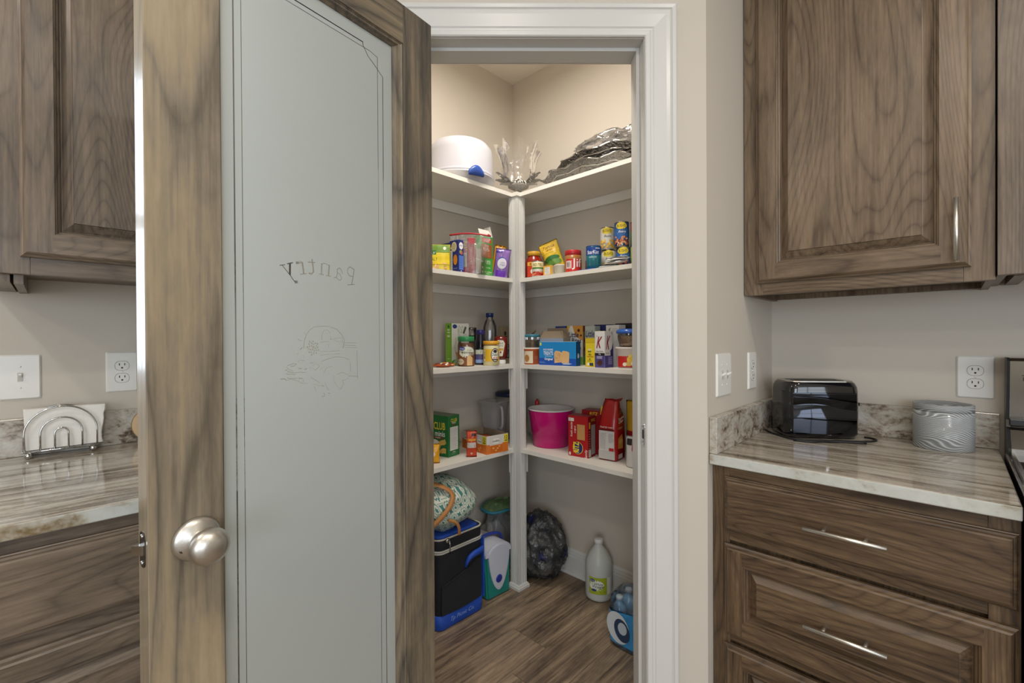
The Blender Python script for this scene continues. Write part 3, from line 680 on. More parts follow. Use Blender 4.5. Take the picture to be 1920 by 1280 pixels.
def left_run():
    t = thing('wall_cabinet', 'stained wood wall cabinet left of the open door', 'cabinet', (0, 0, 0))
    y0, y1, xf, z0, z1 = -.088, .56, -1.575, 1.40, 2.45
    bm = NB()
    box(bm, XK, xf-.019, y0+.028, y0+.044, z0-.022, z1); box(bm, XK, xf-.019, y1-.016, y1, z0-.022, z1); box(bm, XK, xf-.019, y0+.044, y1-.016, z0+.02, z0+.034); box(bm, XK, xf-.019, y0, y1, z1, z1+.012)
    build('carcass', bm, W_('cabl', 'z'), t)
    for a in ((y0, y0+.056), (y1-.056, y1)):
        bm = NB(); box(bm, xf-.019, xf, a[0], a[1], z0, z1+.012, .0008); build('face_stile', bm, W_('cabl', 'z'), t)
    bm = NB(); box(bm, xf-.019, xf, y0+.0563, y1-.0563, z0, z0+.055, .0008); build('face_rail', bm, W_('cabl', 'y'), t)
    bm = NB(); box(bm, xf-.019, xf, y0+.0563, y1-.0563, z1-.04, z1+.012, .0008); build('face_rail', bm, W_('cabl', 'y'), t)
    panel_door('cabinet_door', t, (xf+.0006, -.048, 1.4405), 'y', .51, .97, 'cabl')
    t2 = thing('wall_cabinet', 'end of a second wall cabinet cut by the left frame edge', 'cabinet', (0, 0, 0))
    bm = NB(); box(bm, XK, xf-.024, y0-.026, y0+.022, z0-.018, z1); build('carcass', bm, W_('cab', 'z'), t2)
    t2['label'] = 'thin wood filler panel under the left wall cabinet corner'; t2['category'] = 'cabinet panel'; t2.name = 'filler_panel'
    t = thing('base_cabinet', 'stained wood drawer base cabinet left of the open door', 'cabinet', (0, 0, 0))
    y0, y1, xf = -1.9, .56, -1.235
    bm = NB(); box(bm, XK, xf-.019, y0, y1, .10, .884); box(bm, XK, xf-.07, y0, y1, 0, .10); build('carcass', bm, W_('cabl', 'z'), t)
    for a in ((y0, y0+.045), (y1-.045, y1)):
        bm = NB(); box(bm, xf-.019, xf, a[0], a[1], .10, .884, .0008); build('face_stile', bm, W_('cabl', 'z'), t)
    for a in ((.845, .884), (.66, .705), (.36, .40), (.10, .13)):
        bm = NB(); box(bm, xf-.019, xf, y0+.0453, y1-.0453, a[0], a[1], .0008); build('face_rail', bm, W_('cabl', 'y'), t)
    d = slab_front('drawer', t, (xf+.0006, -.60, .697), 'y', 1.12, .157, 'cabl'); d['label'] = 'flat fronted top drawer'
    pull(d, (xf+.0206, -.25, .776), (0, 1, 0), (1, 0, 0))
    for z, h in ((.395, .272), (.125, .255)):
        d = panel_door('drawer', t, (xf+.0006, -.60, z), 'y', 1.12, h, 'cabl', horiz=True, sw=.048)
        pull(d, (xf+.0185, -.25, z+h/2), (0, 1, 0), (1, 0, 0))
left_run()
def counters():
    def slab(name, label, bx, axis, parts):
        t = thing(name, label, 'countertop', (0, 0, 0))
        bm = NB(); x0, x1, y0, y1 = bx
        box(bm, x0, x1, y0, y1, .884, .914, .0035, seg=3)
        for f in bm.faces:
            if abs(f.normal.z) < .6: f.material_index = 1
        bm.normal_update()
        for f in bm.faces: f.material_index = 0 if f.normal.z > .6 or f.normal.z < -.6 else 1
        build('stone_slab', bm, [granite('top_'+axis, 'streak', axis), granite('edge_'+axis, 'edge', axis)], t)
        for nm, q in parts:
            bm = NB(); box(bm, *q, .002, seg=2); build(nm, bm, granite('splash_'+nm+axis, 'blotch', 'x' if q[1]-q[0] > q[3]-q[2] else 'y'), t)
    slab('countertop', 'polished brown and white streaked stone countertop right of the doorway', (-.4935, .0955, 1.297, YR-.001), 'x',
         [('backsplash', (-.4715, .0955, YR-.021, YR-.001, .9142, 1.017)), ('side_splash', (-.4935, -.4725, 1.300, YR-.001, .9142, 1.016))])
    slab('countertop', 'polished brown and white streaked stone countertop left of the open door', (XK+.001, -1.205, -1.92, .5785), 'y',
         [('backsplash', (XK+.001, XK+.021, -1.92, .5785, .9142, 1.022))])
counters()
def wall_plates():
    def plate(name, label, c, ax, kind, w=.080, h=.125):
        # local: x right, y out of the wall, z up
        rz = {'+x': R(90), '-y': R(0)}[ax]
        t = thing(name, label, 'switch plate' if kind == 'switch' else 'outlet', c, rz)
        bm = NB(); loft(bm, [[(x, -d, z) for x, z in rrect(w-2*s, h-2*s, .004, 3)] for s, d in ((0, 0), (0, .002), (.0035, .0055))]); build('plate', bm, PLATE, t, smooth=False)
        if kind == 'outlet':
            for k in (.0195, -.0195):
                bm = NB(); prism(bm, rrect(.034, .029, .0125, 6), 0, .0015)
                bmesh.ops.transform(bm, matrix=Matrix.Translation((0, -.0055, k)) @ Matrix.Rotation(R(90), 4, 'X'), verts=bm.verts)
                r = build('receptacle', bm, PLATE, t)
                bm = NB()
                prism(bm, rrect(.0355, .0305, .013, 6), -.0002, .0003, 0, Matrix.Translation((0, -.0055, k)) @ Matrix.Rotation(R(90), 4, 'X'))
                for q in (-.0065, .0065): box(bm, q-.0011, q+.0011, -.0075, -.0069, k+.001, k+.008)
                lathe(bm, [(0, -.0075), (.0026, -.0075), (.0026, -.0069)], 10, (0, 0, k-.0065), 'y')
                build('slots', bm, HOLE, r)
            bm = NB(); lathe(bm, [(.0028, -.0054), (.0024, -.0064), (0, -.0068)], 10, (0, 0, 0), 'y'); build('screw', bm, PLATE, t)
        elif kind == 'switch':
            bm = NB(); box(bm, -.0055, .0055, -.0066, -.0052, -.0125, .0125, .0005); build('toggle_slot', bm, mat('plate_shadow', '#b9b6ae', .4), t)
            bm = NB(); loft(bm, [[(-.0035, -.006, -.002), (.0035, -.006, -.002), (.0035, -.006, .006), (-.0035, -.006, .006)], [(-.003, -.017, .006), (.003, -.017, .006), (.003, -.016, .010), (-.003, -.016, .010)]], smooth=False); build('toggle', bm, PLATE, t)
            bm = NB()
            for q in (-.030, .030): lathe(bm, [(.0028, -.0054), (.0024, -.0064), (0, -.0068)], 10, (0, 0, q), 'y')
            build('screw', bm, PLATE, t)
        else:   # double toggle seen edge on
            for q in (-.02, .02):
                bm = NB(); box(bm, q-.0055, q+.0055, -.0066, -.0052, -.0125, .0125, .0005); build('toggle_slot', bm, mat('plate_shadow', '#b9b6ae', .4), t)
                bm = NB(); loft(bm, [[(q-.0035, -.006, -.004), (q+.0035, -.006, -.004), (q+.0035, -.006, .004), (q-.0035, -.006, .004)], [(q-.003, -.018, .003), (q+.003, -.018, .003), (q+.003, -.018, .008), (q-.003, -.018, .008)]], smooth=False); build('toggle', bm, PLATE, t)
            bm = NB()
            for q in (-.02, .02):
                for k in (-.030, .030): lathe(bm, [(.0028, -.0054), (.0024, -.0064), (0, -.0068)], 10, (q, 0, k), 'y')
            build('screw', bm, PLATE, t)
        return t
    plate('outlet', 'white duplex outlet on the wall above the stone ledge beside the steel range', (.0465, YR, 1.119), '-y', 'outlet')
    plate('light_switch', 'wide white double toggle switch plate on the short return wall', (-.495, 1.411, 1.130), '+x', 'double', .115, .127)
    plate('outlet', 'white outlet plate seen nearly edge on, above the toaster on the return wall', (-.495, 1.677, 1.128), '+x', 'outlet')
    plate('light_switch', 'white single toggle switch plate on the left wall above the napkins', (XK, -.061, 1.139), '+x', 'switch', .083, .127)
    plate('outlet', 'white duplex outlet on the left wall half beside the open door', (XK, .160, 1.142), '+x', 'outlet', .078, .127)
wall_plates()
# ------------------------------------------------------------ kitchen things
def toaster():
    t = thing('toaster', 'glossy black toaster with steel top on the right stone countertop', 'toaster', (-.388, 1.664, .9143), R(36))
    blk = mat('gloss_black', '#0d0e12', .09, coat=.6)
    w, d, h = .226, .128, .190
    def fp(k, z, rr=.034):   # bowed front footprint, front at y=0
        P = rrect(w*k, d*k, rr, 8, w/2, d/2); out = []
        for x, y in P:
            if y < d/2: y -= .010*math.cos((x-w/2)/w*math.pi)*(d/2-y)/(d/2)
            out.append((x, y, z))
        return out
    bm = NB(); loft(bm, [fp(.95, .004), fp(1.0, .014), fp(1.01, .08), fp(1.0, .150), fp(.985, .166), fp(.93, .179), fp(.90, .181)], cap1=True)
    build('body', bm, blk, t)
    bm = NB(); loft(bm, [fp(.895, .1812), fp(.885, .1845)], smooth=False)
    top = build('top_plate', bm, STEEL, t)
    bm = NB()
    for yy in (d*.30, d*.62): box(bm, .034, w-.040, yy-.011, yy+.011, .1838, .1852)
    build('bread_slot', bm, BLACK, top)
    # dark mirror front panel with a fold line
    bm = NB(); n = 24; g = []
    for j, (z, o) in enumerate(((.018, .0018), (.060, .0036), (.100, .0030), (.1035, .0008), (.107, .0030), (.148, .0018))):
        row = []
        for i in range(n+1):
            x = .020+(w-.040)*i/n; dz = .010*math.sin(i/n*math.pi*1.4+.3) if 1 < j < 5 else 0
            row.append(bm.verts.new((x, -.010*math.cos((x-w/2)/w*math.pi)-o-.001, z+dz)))
        g.append(row)
    for A, B in zip(g, g[1:]):
        for i in range(n):
            f = face(bm, [A[i], A[i+1], B[i+1], B[i]]); f.smooth = True
    build('front_panel', bm, mat('dark_chrome', '#3c3e44', .05, 1), t)
    bm = NB(); box(bm, w+.0005, w+.020, d/2-.016, d/2+.016, .100, .112, .003); build('lever', bm, blk, t)
    bm = NB()
    for q in ((.03, .025), (w-.03, .025), (.03, d-.025), (w-.03, d-.025)): lathe(bm, [(0, 0), (.010, 0), (.010, .006), (0, .006)], 12, (q[0], q[1], 0))
    build('foot', bm, BLACK, t)
    P = [(-.468, 1.745), (-.440, 1.708), (-.418, 1.688), (-.370, 1.652), (-.310, 1.672), (-.250, 1.715), (-.205, 1.748), (-.180, 1.775), (-.172, 1.806), (-.186, 1.826), (-.205, 1.832)]
    pts = [Vector((x, y, .9173)) for x, y in smooth_path(P, 5)]
    bm = NB(); tube(bm, pts, .0031, 8)
    pts = [Vector((x+.012*math.sin(i*.5), y-.008, .9174)) for i, (x, y) in enumerate(smooth_path([(-.36, 1.640), (-.31, 1.659), (-.25, 1.702), (-.20, 1.737)], 5))]
    tube(bm, pts, .0031, 8)
    c = build('power_cord', bm, mat('cord_black', '#1a1a1b', .45)); c.parent = t; c.matrix_parent_inverse = t.matrix_basis.inverted()
def smooth_path(P, k):
    out = []
    P = [Vector(p) for p in P]
    for i in range(len(P)-1):
        p0, p1, p2, p3 = P[max(i-1, 0)], P[i], P[i+1], P[min(i+2, len(P)-1)]
        for j in range(k):
            t = j/k
            out.append(.5*((2*p1)+(-p0+p2)*t+(2*p0-5*p1+4*p2-p3)*t*t+(-p0+3*p1-3*p2+p3)*t**3))
    out.append(P[-1]); return out
toaster()
def crock():
    t = thing('canister', 'grey round canister with wood grain line pattern on the right countertop', 'canister', (-.022, 1.832, .9143))
    m, nt, b = newmat('wood_line_glaze'); N = nt.nodes; L = nt.links
    tc = N.new('ShaderNodeTexCoord'); q = N.new('ShaderNodeMapping'); q.inputs['Scale'].default_value = (1, 1, 2.6); L.new(tc.outputs['Object'], q.inputs[0])
    n = N.new('ShaderNodeTexNoise'); n.inputs['Scale'].default_value = 9; n.inputs['Detail'].default_value = 0; L.new(q.outputs[0], n.inputs[0])
    sx = N.new('ShaderNodeSeparateXYZ'); L.new(tc.outputs['Object'], sx.inputs[0])
    f = mathn(nt, 'FRACT', mathn(nt, 'ADD', mathn(nt, 'MULTIPLY', n.outputs[0], 14), mathn(nt, 'MULTIPLY', sx.outputs[2], 260)))
    f = mathn(nt, 'ABSOLUTE', mathn(nt, 'SUBTRACT', f, .5))
    rp = ramp(nt, [(.0, '#c9cccc'), (.12, '#b0b3b4'), (.25, '#878a8c'), (.5, '#7d8082')]); L.new(f, rp.inputs[0]); L.new(rp.outputs[0], b.inputs['Base Color'])
    bp = N.new('ShaderNodeBump'); bp.inputs['Strength'].default_value = .5; bp.inputs['Distance'].default_value = .002; bp.invert = True; L.new(f, bp.inputs['Height']); L.new(bp.outputs[0], b.inputs['Normal'])
    b.inputs['Roughness'].default_value = .22
    bm = NB(); lathe(bm, [(0, 0), (.0655, 0), (.067, .002), (.067, .108), (.0655, .1092)], 56); build('body', bm, m, t)
    bm = NB(); lathe(bm, [(.0655, .1094), (.067, .110), (.067, .129), (.0655, .1305), (.060, .1285), (.056, .121), (0, .120)], 56); build('rim', bm, m, t)
crock()
def napkins():
    t = thing('napkin_holder', 'chrome wire napkin holder with three nested arches on the left countertop', 'napkin holder', (-1.858, .021, .9143), R(90))
    # local x along the counter, -y towards the room
    bm = NB()
    def arch(y, w, h, r): 
        P = [(-w/2, y, .018)]; n = 20; hh = h-w/2 if h > w/2 else .02
        ry = min(w/2, h-.03)
        P += [(-w/2*math.cos(math.pi*i/n), y, h-ry+ry*math.sin(math.pi*i/n)) for i in range(n+1)]; P += [(w/2, y, .018)]
        tube(bm, P, r, 8)
    for y in (-.022, .018):
        for w, h in ((.150, .140), (.086, .108), (.028, .078)): arch(y, w, h, .0023)
    for y in (-.022, .018): tube(bm, [(-.078, y, .018), (.078, y, .018)], .0026, 8)
    for i in range(7): tube(bm, [(-.075+.025*i, -.022, .0165), (-.075+.025*i, .018, .0165)], .0018, 6)
    build('wire_frame', bm, CHROME, t)
    for x in (-.066, .066):
        for y in (-.022, .018):
            bm = NB(); sphere(bm, (x, y, .0085), .0085, 16, 10); build('ball_foot', bm, CHROME, t)
    pm = mat('napkin_paper', '#e9e6df', .9, bump=.15, bscale=140)
    s = thing('napkin_stack', 'stack of white folded paper napkins held in the chrome wire holder', 'napkins', (-1.860, .026, .9143), R(90))
    for k in range(11):
        y = -.0150+k*.0026; j = rnd.uniform(-.003, .003)
        bm = NB(); n = 8; secs = []
        for i in range(n+1):
            z = .0215+.114*i/n; lean = (.004*math.sin(i*.6+k)) 
            x0, x1 = -.080-.006*(1-i/n)*(-1)+j+.002*i/n, .083+j+(.006 if i > 6 else -.003*math.sin(i*.9))
            yy = y+(.002*i/n)
            secs.append([(x0, yy, z), (x1, yy, z), (x1, yy+.0022, z), (x0, yy+.0022, z)])
        loft(bm, secs, smooth=False); build('napkin', bm, pm, s)
napkins()
def small_left():
    t = thing('wooden_trivet', 'round light wood board leaning on the left backsplash beside the door', 'board', (XK+.0335, .232, .9153))
    bm = NB(); lathe(bm, [(0, 0), (.050, 0), (.0535, .0015), (.0535, .0085), (.050, .010), (0, .010)], 40)
    bmesh.ops.transform(bm, matrix=Matrix.Translation((.0005, 0, .0545)) @ Matrix.Rotation(R(84), 4, 'Y'), verts=bm.verts)
    build('disc', bm, mat('light_wood', '#c4a67c', .5, mottle=.12, bscale=30), t)
    bm = NB(); lathe(bm, [(.0536, .002), (.0545, .003), (.0545, .007), (.0536, .008)], 40); bmesh.ops.transform(bm, matrix=Matrix.Translation((.0005, 0, .0545)) @ Matrix.Rotation(R(84), 4, 'Y'), verts=bm.verts)
    build('bark_edge', bm, mat('bark', '#7d6142', .8), t)
small_left()
def kitchen_range():
    t = thing('kitchen_range', 'stainless steel range with backguard at the right edge of the photo', 'range', (.105, 1.27, 0))
    bm = NB(); box(bm, 0, .755, .025, .640, .02, .905, .002); build('body', bm, mat('range_side', '#3a3a3a', .4), t)
    bm = NB()
    loft(bm, [[(0, y, z) for y, z in q] for q in ()] , cap0=False, cap1=False) if False else None
    prof = [(.640, .905), (.640, 1.180), (.575, 1.180), (.568, 1.172), (.590, 1.008), (.580, .990), (.560, .985), (.520, .940), (.520, .905)]
    prof = [(y, z) for y, z in prof]
    loft(bm, [[(.006, y, z) for y, z in prof], [(.749, y, z) for y, z in prof]], smooth=False); bg = build('backguard', bm, STEEL, t)
    bm = NB(); loft(bm, [[(0, y+.001, z+.001 if z > 1 else z) for y, z in prof], [(.0055, y+.001, z+.001 if z > 1 else z) for y, z in prof]], smooth=False); build('end_cap', bm, mat('range_trim', '#26272a', .3), t)
    bm = NB(); box(bm, .006, .749, .572, .592, .996, 1.012, .002); build('dark_band', bm, mat('range_trim', '#26272a', .3), bg)
    bm = NB(); a = Art(lambda u, v, o: Vector((u, .568+(1.172-(1.02+v))*.134-o-.0005, 1.02+v)))
    a.rect(.028, .112, .046, .114, '#3a3835').rect(.030, .098, .040, .108, '#3a3835').rect(.20, .04, .56, .12, '#16171a'); a.done(bg); bm.free()
    bm = NB(); box(bm, -.004, .759, -.005, .560, .906, .924, .004); build('cooktop', bm, mat('cooktop_glass', '#101113', .08, coat=.5), t)
    bm = NB()
    for a, b in (((.006, .012), (.006, .55)), ): pass
    box(bm, .004, .012, .006, .552, .9242, .930, .001); box(bm, .743, .751, .006, .552, .9242, .930, .001); box(bm, .012, .743, .006, .014, .9242, .930, .001)
    build('steel_rim', bm, STEEL, t)
    bm = NB(); box(bm, .004, .751, 0, .024, .20, .80, .004); dr = build('oven_door', bm, STEEL, t)
    bm = NB(); tube(bm, [(.06, -.045, .75), (.695, -.045, .75)], .011, 12); tube(bm, [(.08, -.045, .75), (.08, 0, .75)], .008); tube(bm, [(.675, -.045, .75), (.675, 0, .75)], .008); build('oven_handle', bm, STEEL, dr)
    bm = NB(); box(bm, .004, .751, .002, .024, .81, .902, .004); cp = build('control_strip', bm, STEEL, t)
    for i in range(5): bm = NB(); lathe(bm, [(0, -.028), (.017, -.028), (.019, -.002), (0, -.002)], 20, (.10+i*.138, 0, .856), 'y'); build('knob', bm, STEEL, cp)
kitchen_range()

# ------------------------------------------------------------ pantry shelving
ZS = {1: 1.962, 2: 1.539, 3: 1.114, 4: .696}
def shelving():
    nm = {1: 'top', 2: 'second highest', 3: 'third highest', 4: 'lowest'}
    for k, z in ZS.items():
        t = thing('shelf', 'white %s shelf along the left pantry wall' % nm[k], 'shelf', (XL, .70, z-.019), group='pantry shelves')
        bm = NB()
        P = [(.001, 0), (.305, 0), (.305, .926), (.010, YR-.712)] if k == 1 else [(.001, 0), (.305, 0), (.305, .9032), (.2772, .9032), (.2772, .943), (.010, YR-.712)]
        prism(bm, P, 0, .019); build('board', bm, SHELFW, t)
        bm = NB(); box(bm, .001, .018, 0, YR-.70-.02, -.046, -.0005, .001); build('cleat', bm, SHELFW, t)
        t = thing('shelf', 'white %s shelf along the right pantry wall' % nm[k], 'shelf', (XL, YR, z-.019), group='pantry shelves')
        bm = NB(); P = [(.006, -.001), (.306, -.299), (1.255, -.299), (1.255, -.001)]
        P = [(.012, -.001), (.308, -.3), (1.255, -.3), (1.255, -.001)] if k == 1 else [(.012, -.001), (.2785, -.2632), (.3358, -.2632), (.3358, -.3), (1.255, -.3), (1.255, -.001)]
        prism(bm, P, 0, .019); build('board', bm, SHELFW, t)
        bm = NB(); box(bm, .022, 1.255, -.018, -.001, -.046, -.0005, .001); build('cleat', bm, SHELFW, t)
        if k >= 3:
            for q in ((-1.5595, 1.598, 0), (-1.527, 1.6315, 1)):
                b = thing('shelf_bracket', 'small white support strip on the post under the %s shelf, %s side' % (nm[k], 'left' if q[2] == 0 else 'right'), 'bracket', (q[0], q[1], z-.019-.105))
                bm = NB()
                if q[2] == 0: box(bm, -.033, -.0275, .004, .040, 0, .104, .001)
                else: box(bm, -.040, -.004, .0395, .045, 0, .104, .001)
                build('strip', bm, SHELFW, b)
    # post: fluted square corner post with base
    t = thing('shelf_post', 'white fluted square post carrying the shelves in the pantry corner', 'post', (-1.5585, 1.6325, 0))
    h = .0285; P = []
    def side():
        L = [(-h, -h), (-h+.007, -h)]
        for c in (-.010, .0, .010): L += [(c-.0035, -h), (c-.002, -h+.002), (c+.002, -h+.002), (c+.0035, -h)]
        return L+[(h-.007, -h)]
    for a in range(4):
        ca, sa = math.cos(a*math.pi/2), math.sin(a*math.pi/2); P += [(x*ca-y*sa, x*sa+y*ca) for x, y in side()]
    bm = NB(); prism(bm, P, 0, ZS[1]-.0195); build('shaft', bm, WHITE, t)
    bm = NB(); loft(bm, [[(x, y, z) for x, y in ((-s, -s), (s, -s), (s, s), (-s, s))] for s, z in ((.039, 0), (.039, .012), (.036, .015), (.033, .022), (.0288, .026))], smooth=False); build('base', bm, WHITE, t)
    for k, z in list(ZS.items())[:1]:
        bm = NB(); prism(bm, [(.0, -.0345), (.0345, -.0345), (.0345, .0), (.0, .0)], z-.0205, z-.0015); build('cap', bm, SHELFW, t)
shelving()

# ------------------------------------------------------------ pantry goods: builders
CARD = mat('grey_cardboard', '#8d7c68', .8)
def carton(name, label, cat, nc, z, rz, w, dp, h, col, Fa=None, Ra=None, group=None, topcol=None, open_=False, flaps=0, side=None):
    """carton with its nearest upright edge at nc; face F looks to -y (spans -w..0), face R looks to +x (spans 0..dp)"""
    t = thing(name, label, cat, (nc[0], nc[1], z+.0003), R(rz), group)
    bm = NB(); mats = [ink(col), ink(side or col), ink(topcol or col), CARD]
    if not open_:
        box(bm, -w, 0, 0, dp, 0, h, .0007, seg=1)
    else:
        e = .0016
        box(bm, -w, 0, 0, dp, 0, e)
        for q in ((-w, 0, 0, e), (-w, 0, dp-e, dp), (-w, -w+e, e, dp-e), (-e, 0, e, dp-e)): box(bm, q[0], q[1], q[2], q[3], e, h)
    bm.normal_update()
    for f in bm.faces:
        c = f.calc_center_median(); n = f.normal
        if open_ and (-w+.001 < c.x < -.001 and .001 < c.y < dp-.001): f.material_index = 3
        elif abs(n.z) > .7: f.material_index = 2
        elif n.x > .7: f.material_index = 1
    build('carton', bm, mats, t)
    for k in range(flaps):
        bm = NB(); a = [(-w, dp), (0, dp), (0, 0), (-w, 0)][k]; b = [(0, dp), (0, 0), (-w, 0), (-w, dp)][k]
        n = Vector((b[1]-a[1], -(b[0]-a[0]), 0)).normalized()*-1; up = Vector((0, 0, .035 if k else .05))+n*(.012 if k != 1 else .02)*(-1)
        A = Vector((a[0], a[1], h+.0005)); B = Vector((b[0], b[1], h+.0005)); dd = (B-A)*.08
        V = vadd(bm, [A, B, B+up-dd, A+up+dd, A-n*.001, B-n*.001, B+up-dd-n*.001, A+up+dd-n*.001])
        for q in ((0, 1, 2, 3), (7, 6, 5, 4), (0, 4, 5, 1), (1, 5, 6, 2), (2, 6, 7, 3), (3, 7, 4, 0)): face(bm, [V[i] for i in q])
        build('flap', bm, ink('#dcd8cf') if flaps < 3 else CARD, t)
    if Fa: a = Art(fF(0, -w, 0)); Fa(a, w, h); a.done(t, 'printed_front')
    if Ra: a = Art(fR(0, 0, 0)); Ra(a, dp, h); a.done(t, 'printed_side')
    return t
def tin(name, label, cat, c, z, r, h, col, art=None, group=None, lid=None, a0=None, band=STEEL):
    t = thing(name, label, cat, (c[0], c[1], z+.0003), 0, group)
    bm = NB(); lathe(bm, [(r-.0022, .004), (r-.0006, .0045), (r-.0006, h-.0045), (r-.0022, h-.004)], 32); build('label_wrap', bm, ink(col, .3), t)
    bm = NB(); lathe(bm, [(0, .002), (r-.004, .002), (r-.003, 0), (r-.0006, 0), (r, .0015), (r-.0006, .0035), (r-.0022, .004), (r-.0022, h-.004), (r-.0006, h-.0035), (r, h-.0015), (r-.0006, h), (r-.003, h), (r-.004, h-.003), (0, h-.003)], 32); build('can', bm, band, t)
    if art:
        a = Art(fC(r-.0006, a0 if a0 is not None else math.atan2(-c[1], -c[0]))); art(a, r, h); a.done(t, 'printed_label')
    return t
def jar(name, label, cat, c, z, prof, mt, lidprof=None, lidmat=None, fill=None, fillmat=None, art=None, ar=None, group=None, a0=None, s=(1, 1), ridges=0):
    t = thing(name, label, cat, (c[0], c[1], z+.0003), 0, group)
    bm = NB(); lathe(bm, prof, 32, sx=s[0], sy=s[1]); build('body', bm, mt, t)
    if fill: bm = NB(); lathe(bm, fill, 28, sx=s[0], sy=s[1]); build('contents', bm, fillmat, t)
    if lidprof:
        bm = NB(); lathe(bm, lidprof, 48, sx=s[0], sy=s[1]); L = build('lid', bm, lidmat, t)
    if art:
        a = Art(fC(ar, a0 if a0 is not None else math.atan2(-c[1], -c[0]))); art(a); a.done(t, 'printed_label')
    return t
def pouch(name, label, cat, c, z, rz, w, h, th, col, art=None, mode='stand', tilt=0, roll=0, seed=1, rough=.3, group=None, wr=.004, top='flat', bands=None, n=18):
    """soft bag, front to -y, centre of its base at c"""
    t = thing(name, label, cat, (c[0], c[1], z+.0006), R(rz), group); t.rotation_euler = (R(tilt), R(roll), R(rz))
    def prof(u, v):   # u -1..1 , v 0..1
        e = (1-abs(u)**3.2)
        if mode == 'stand': p = (1-v**2.2)**.8*(1 if v > .08 else .86+v*1.7)
        else: p = max(0, math.sin(math.pi*min(max((v-.05)/.9, 0), 1)))**.55
        return th/2*e*p
    def wid(v): return w/2*(1 if mode == 'stand' else 1-.06*math.sin(math.pi*v))
    def pt(u, v, sgn, o=0):
        k = noise.noise(Vector((u*2.2+seed*3.7, v*4.5, sgn+seed)))*wr*(1-.2*v)
        zz = v*h+(.012*math.sin(u*2.5+seed)*h*.3 if top == 'wavy' and v > .8 else 0)*(v-.8)*5 if top == 'wavy' else v*h
        return Vector((u*wid(v), sgn*(prof(u, v)+.0008)+k*(1 if prof(u, v) > .001 else 0)+sgn*o, zz))
    bm = NB(); mats = [ink(col, rough)]; m = int(n*1.3)
    for sgn in (-1, 1):
        g = [[bm.verts.new(pt(-1+2*i/n, j/m, sgn)) for i in range(n+1)] for j in range(m+1)]
        for j in range(m):
            for i in range(n):
                mi = 0
                if bands:
                    for q, (v0, v1, hx) in enumerate(bands):
                        if v0 <= (j+.5)/m < v1: mi = q+1
                f = face(bm, [g[j][i], g[j][i+1], g[j+1][i+1], g[j+1][i]], mi); f.smooth = True
    bmesh.ops.remove_doubles(bm, verts=bm.verts, dist=.0003)
    for b_ in (bands or []): mats.append(ink(b_[2], rough))
    # close the base and edges
    bmesh.ops.holes_fill(bm, edges=bm.edges, sides=0)
    build('bag', bm, mats, t)
    if art:
        a = Art(lambda u, v, o: pt(max(-1, min(1, u/wid(v/h))), max(0, min(1, v/h)), -1, o*2.2+.0004)); art(a, w, h); a.done(t, 'printed_front')
    return t
def blob(name, bm_s, c, s, seed, amp, freq=5, sub=4, flat=True):
    t = NB(); bmesh.ops.create_icosphere(t, subdivisions=sub, radius=1)
    for v in t.verts:
        d = v.co.normalized(); k = 1+amp*noise.noise(d*freq*.5+Vector((seed, 0, 0)))+amp*.5*abs(noise.noise(d*freq*1.7+Vector((0, seed, 0))))
        p = Vector((d.x*s[0]*k, d.y*s[1]*k, d.z*s[2]*k))
        if flat and p.z < -s[2]*.82: p.z = -s[2]*.82-.0*p.z
        v.co = p+Vector((c[0], c[1], c[2]+s[2]*.82))
    for f in t.faces: f.smooth = True
    merge(bm_s, t)
CLEARP = thin('clear_plastic', (.93, .94, .95), .06, .06)
CLEARG = thin('glass_jar', (.90, .93, .92), .03, .03)
CELLO = thin('cellophane', (.99, .99, .99), .01, .12, bump=.8, bscale=22)
SILVER = mat('cast_silver', '#b4b1ac', .26, 1, bump=.9, bscale=210)

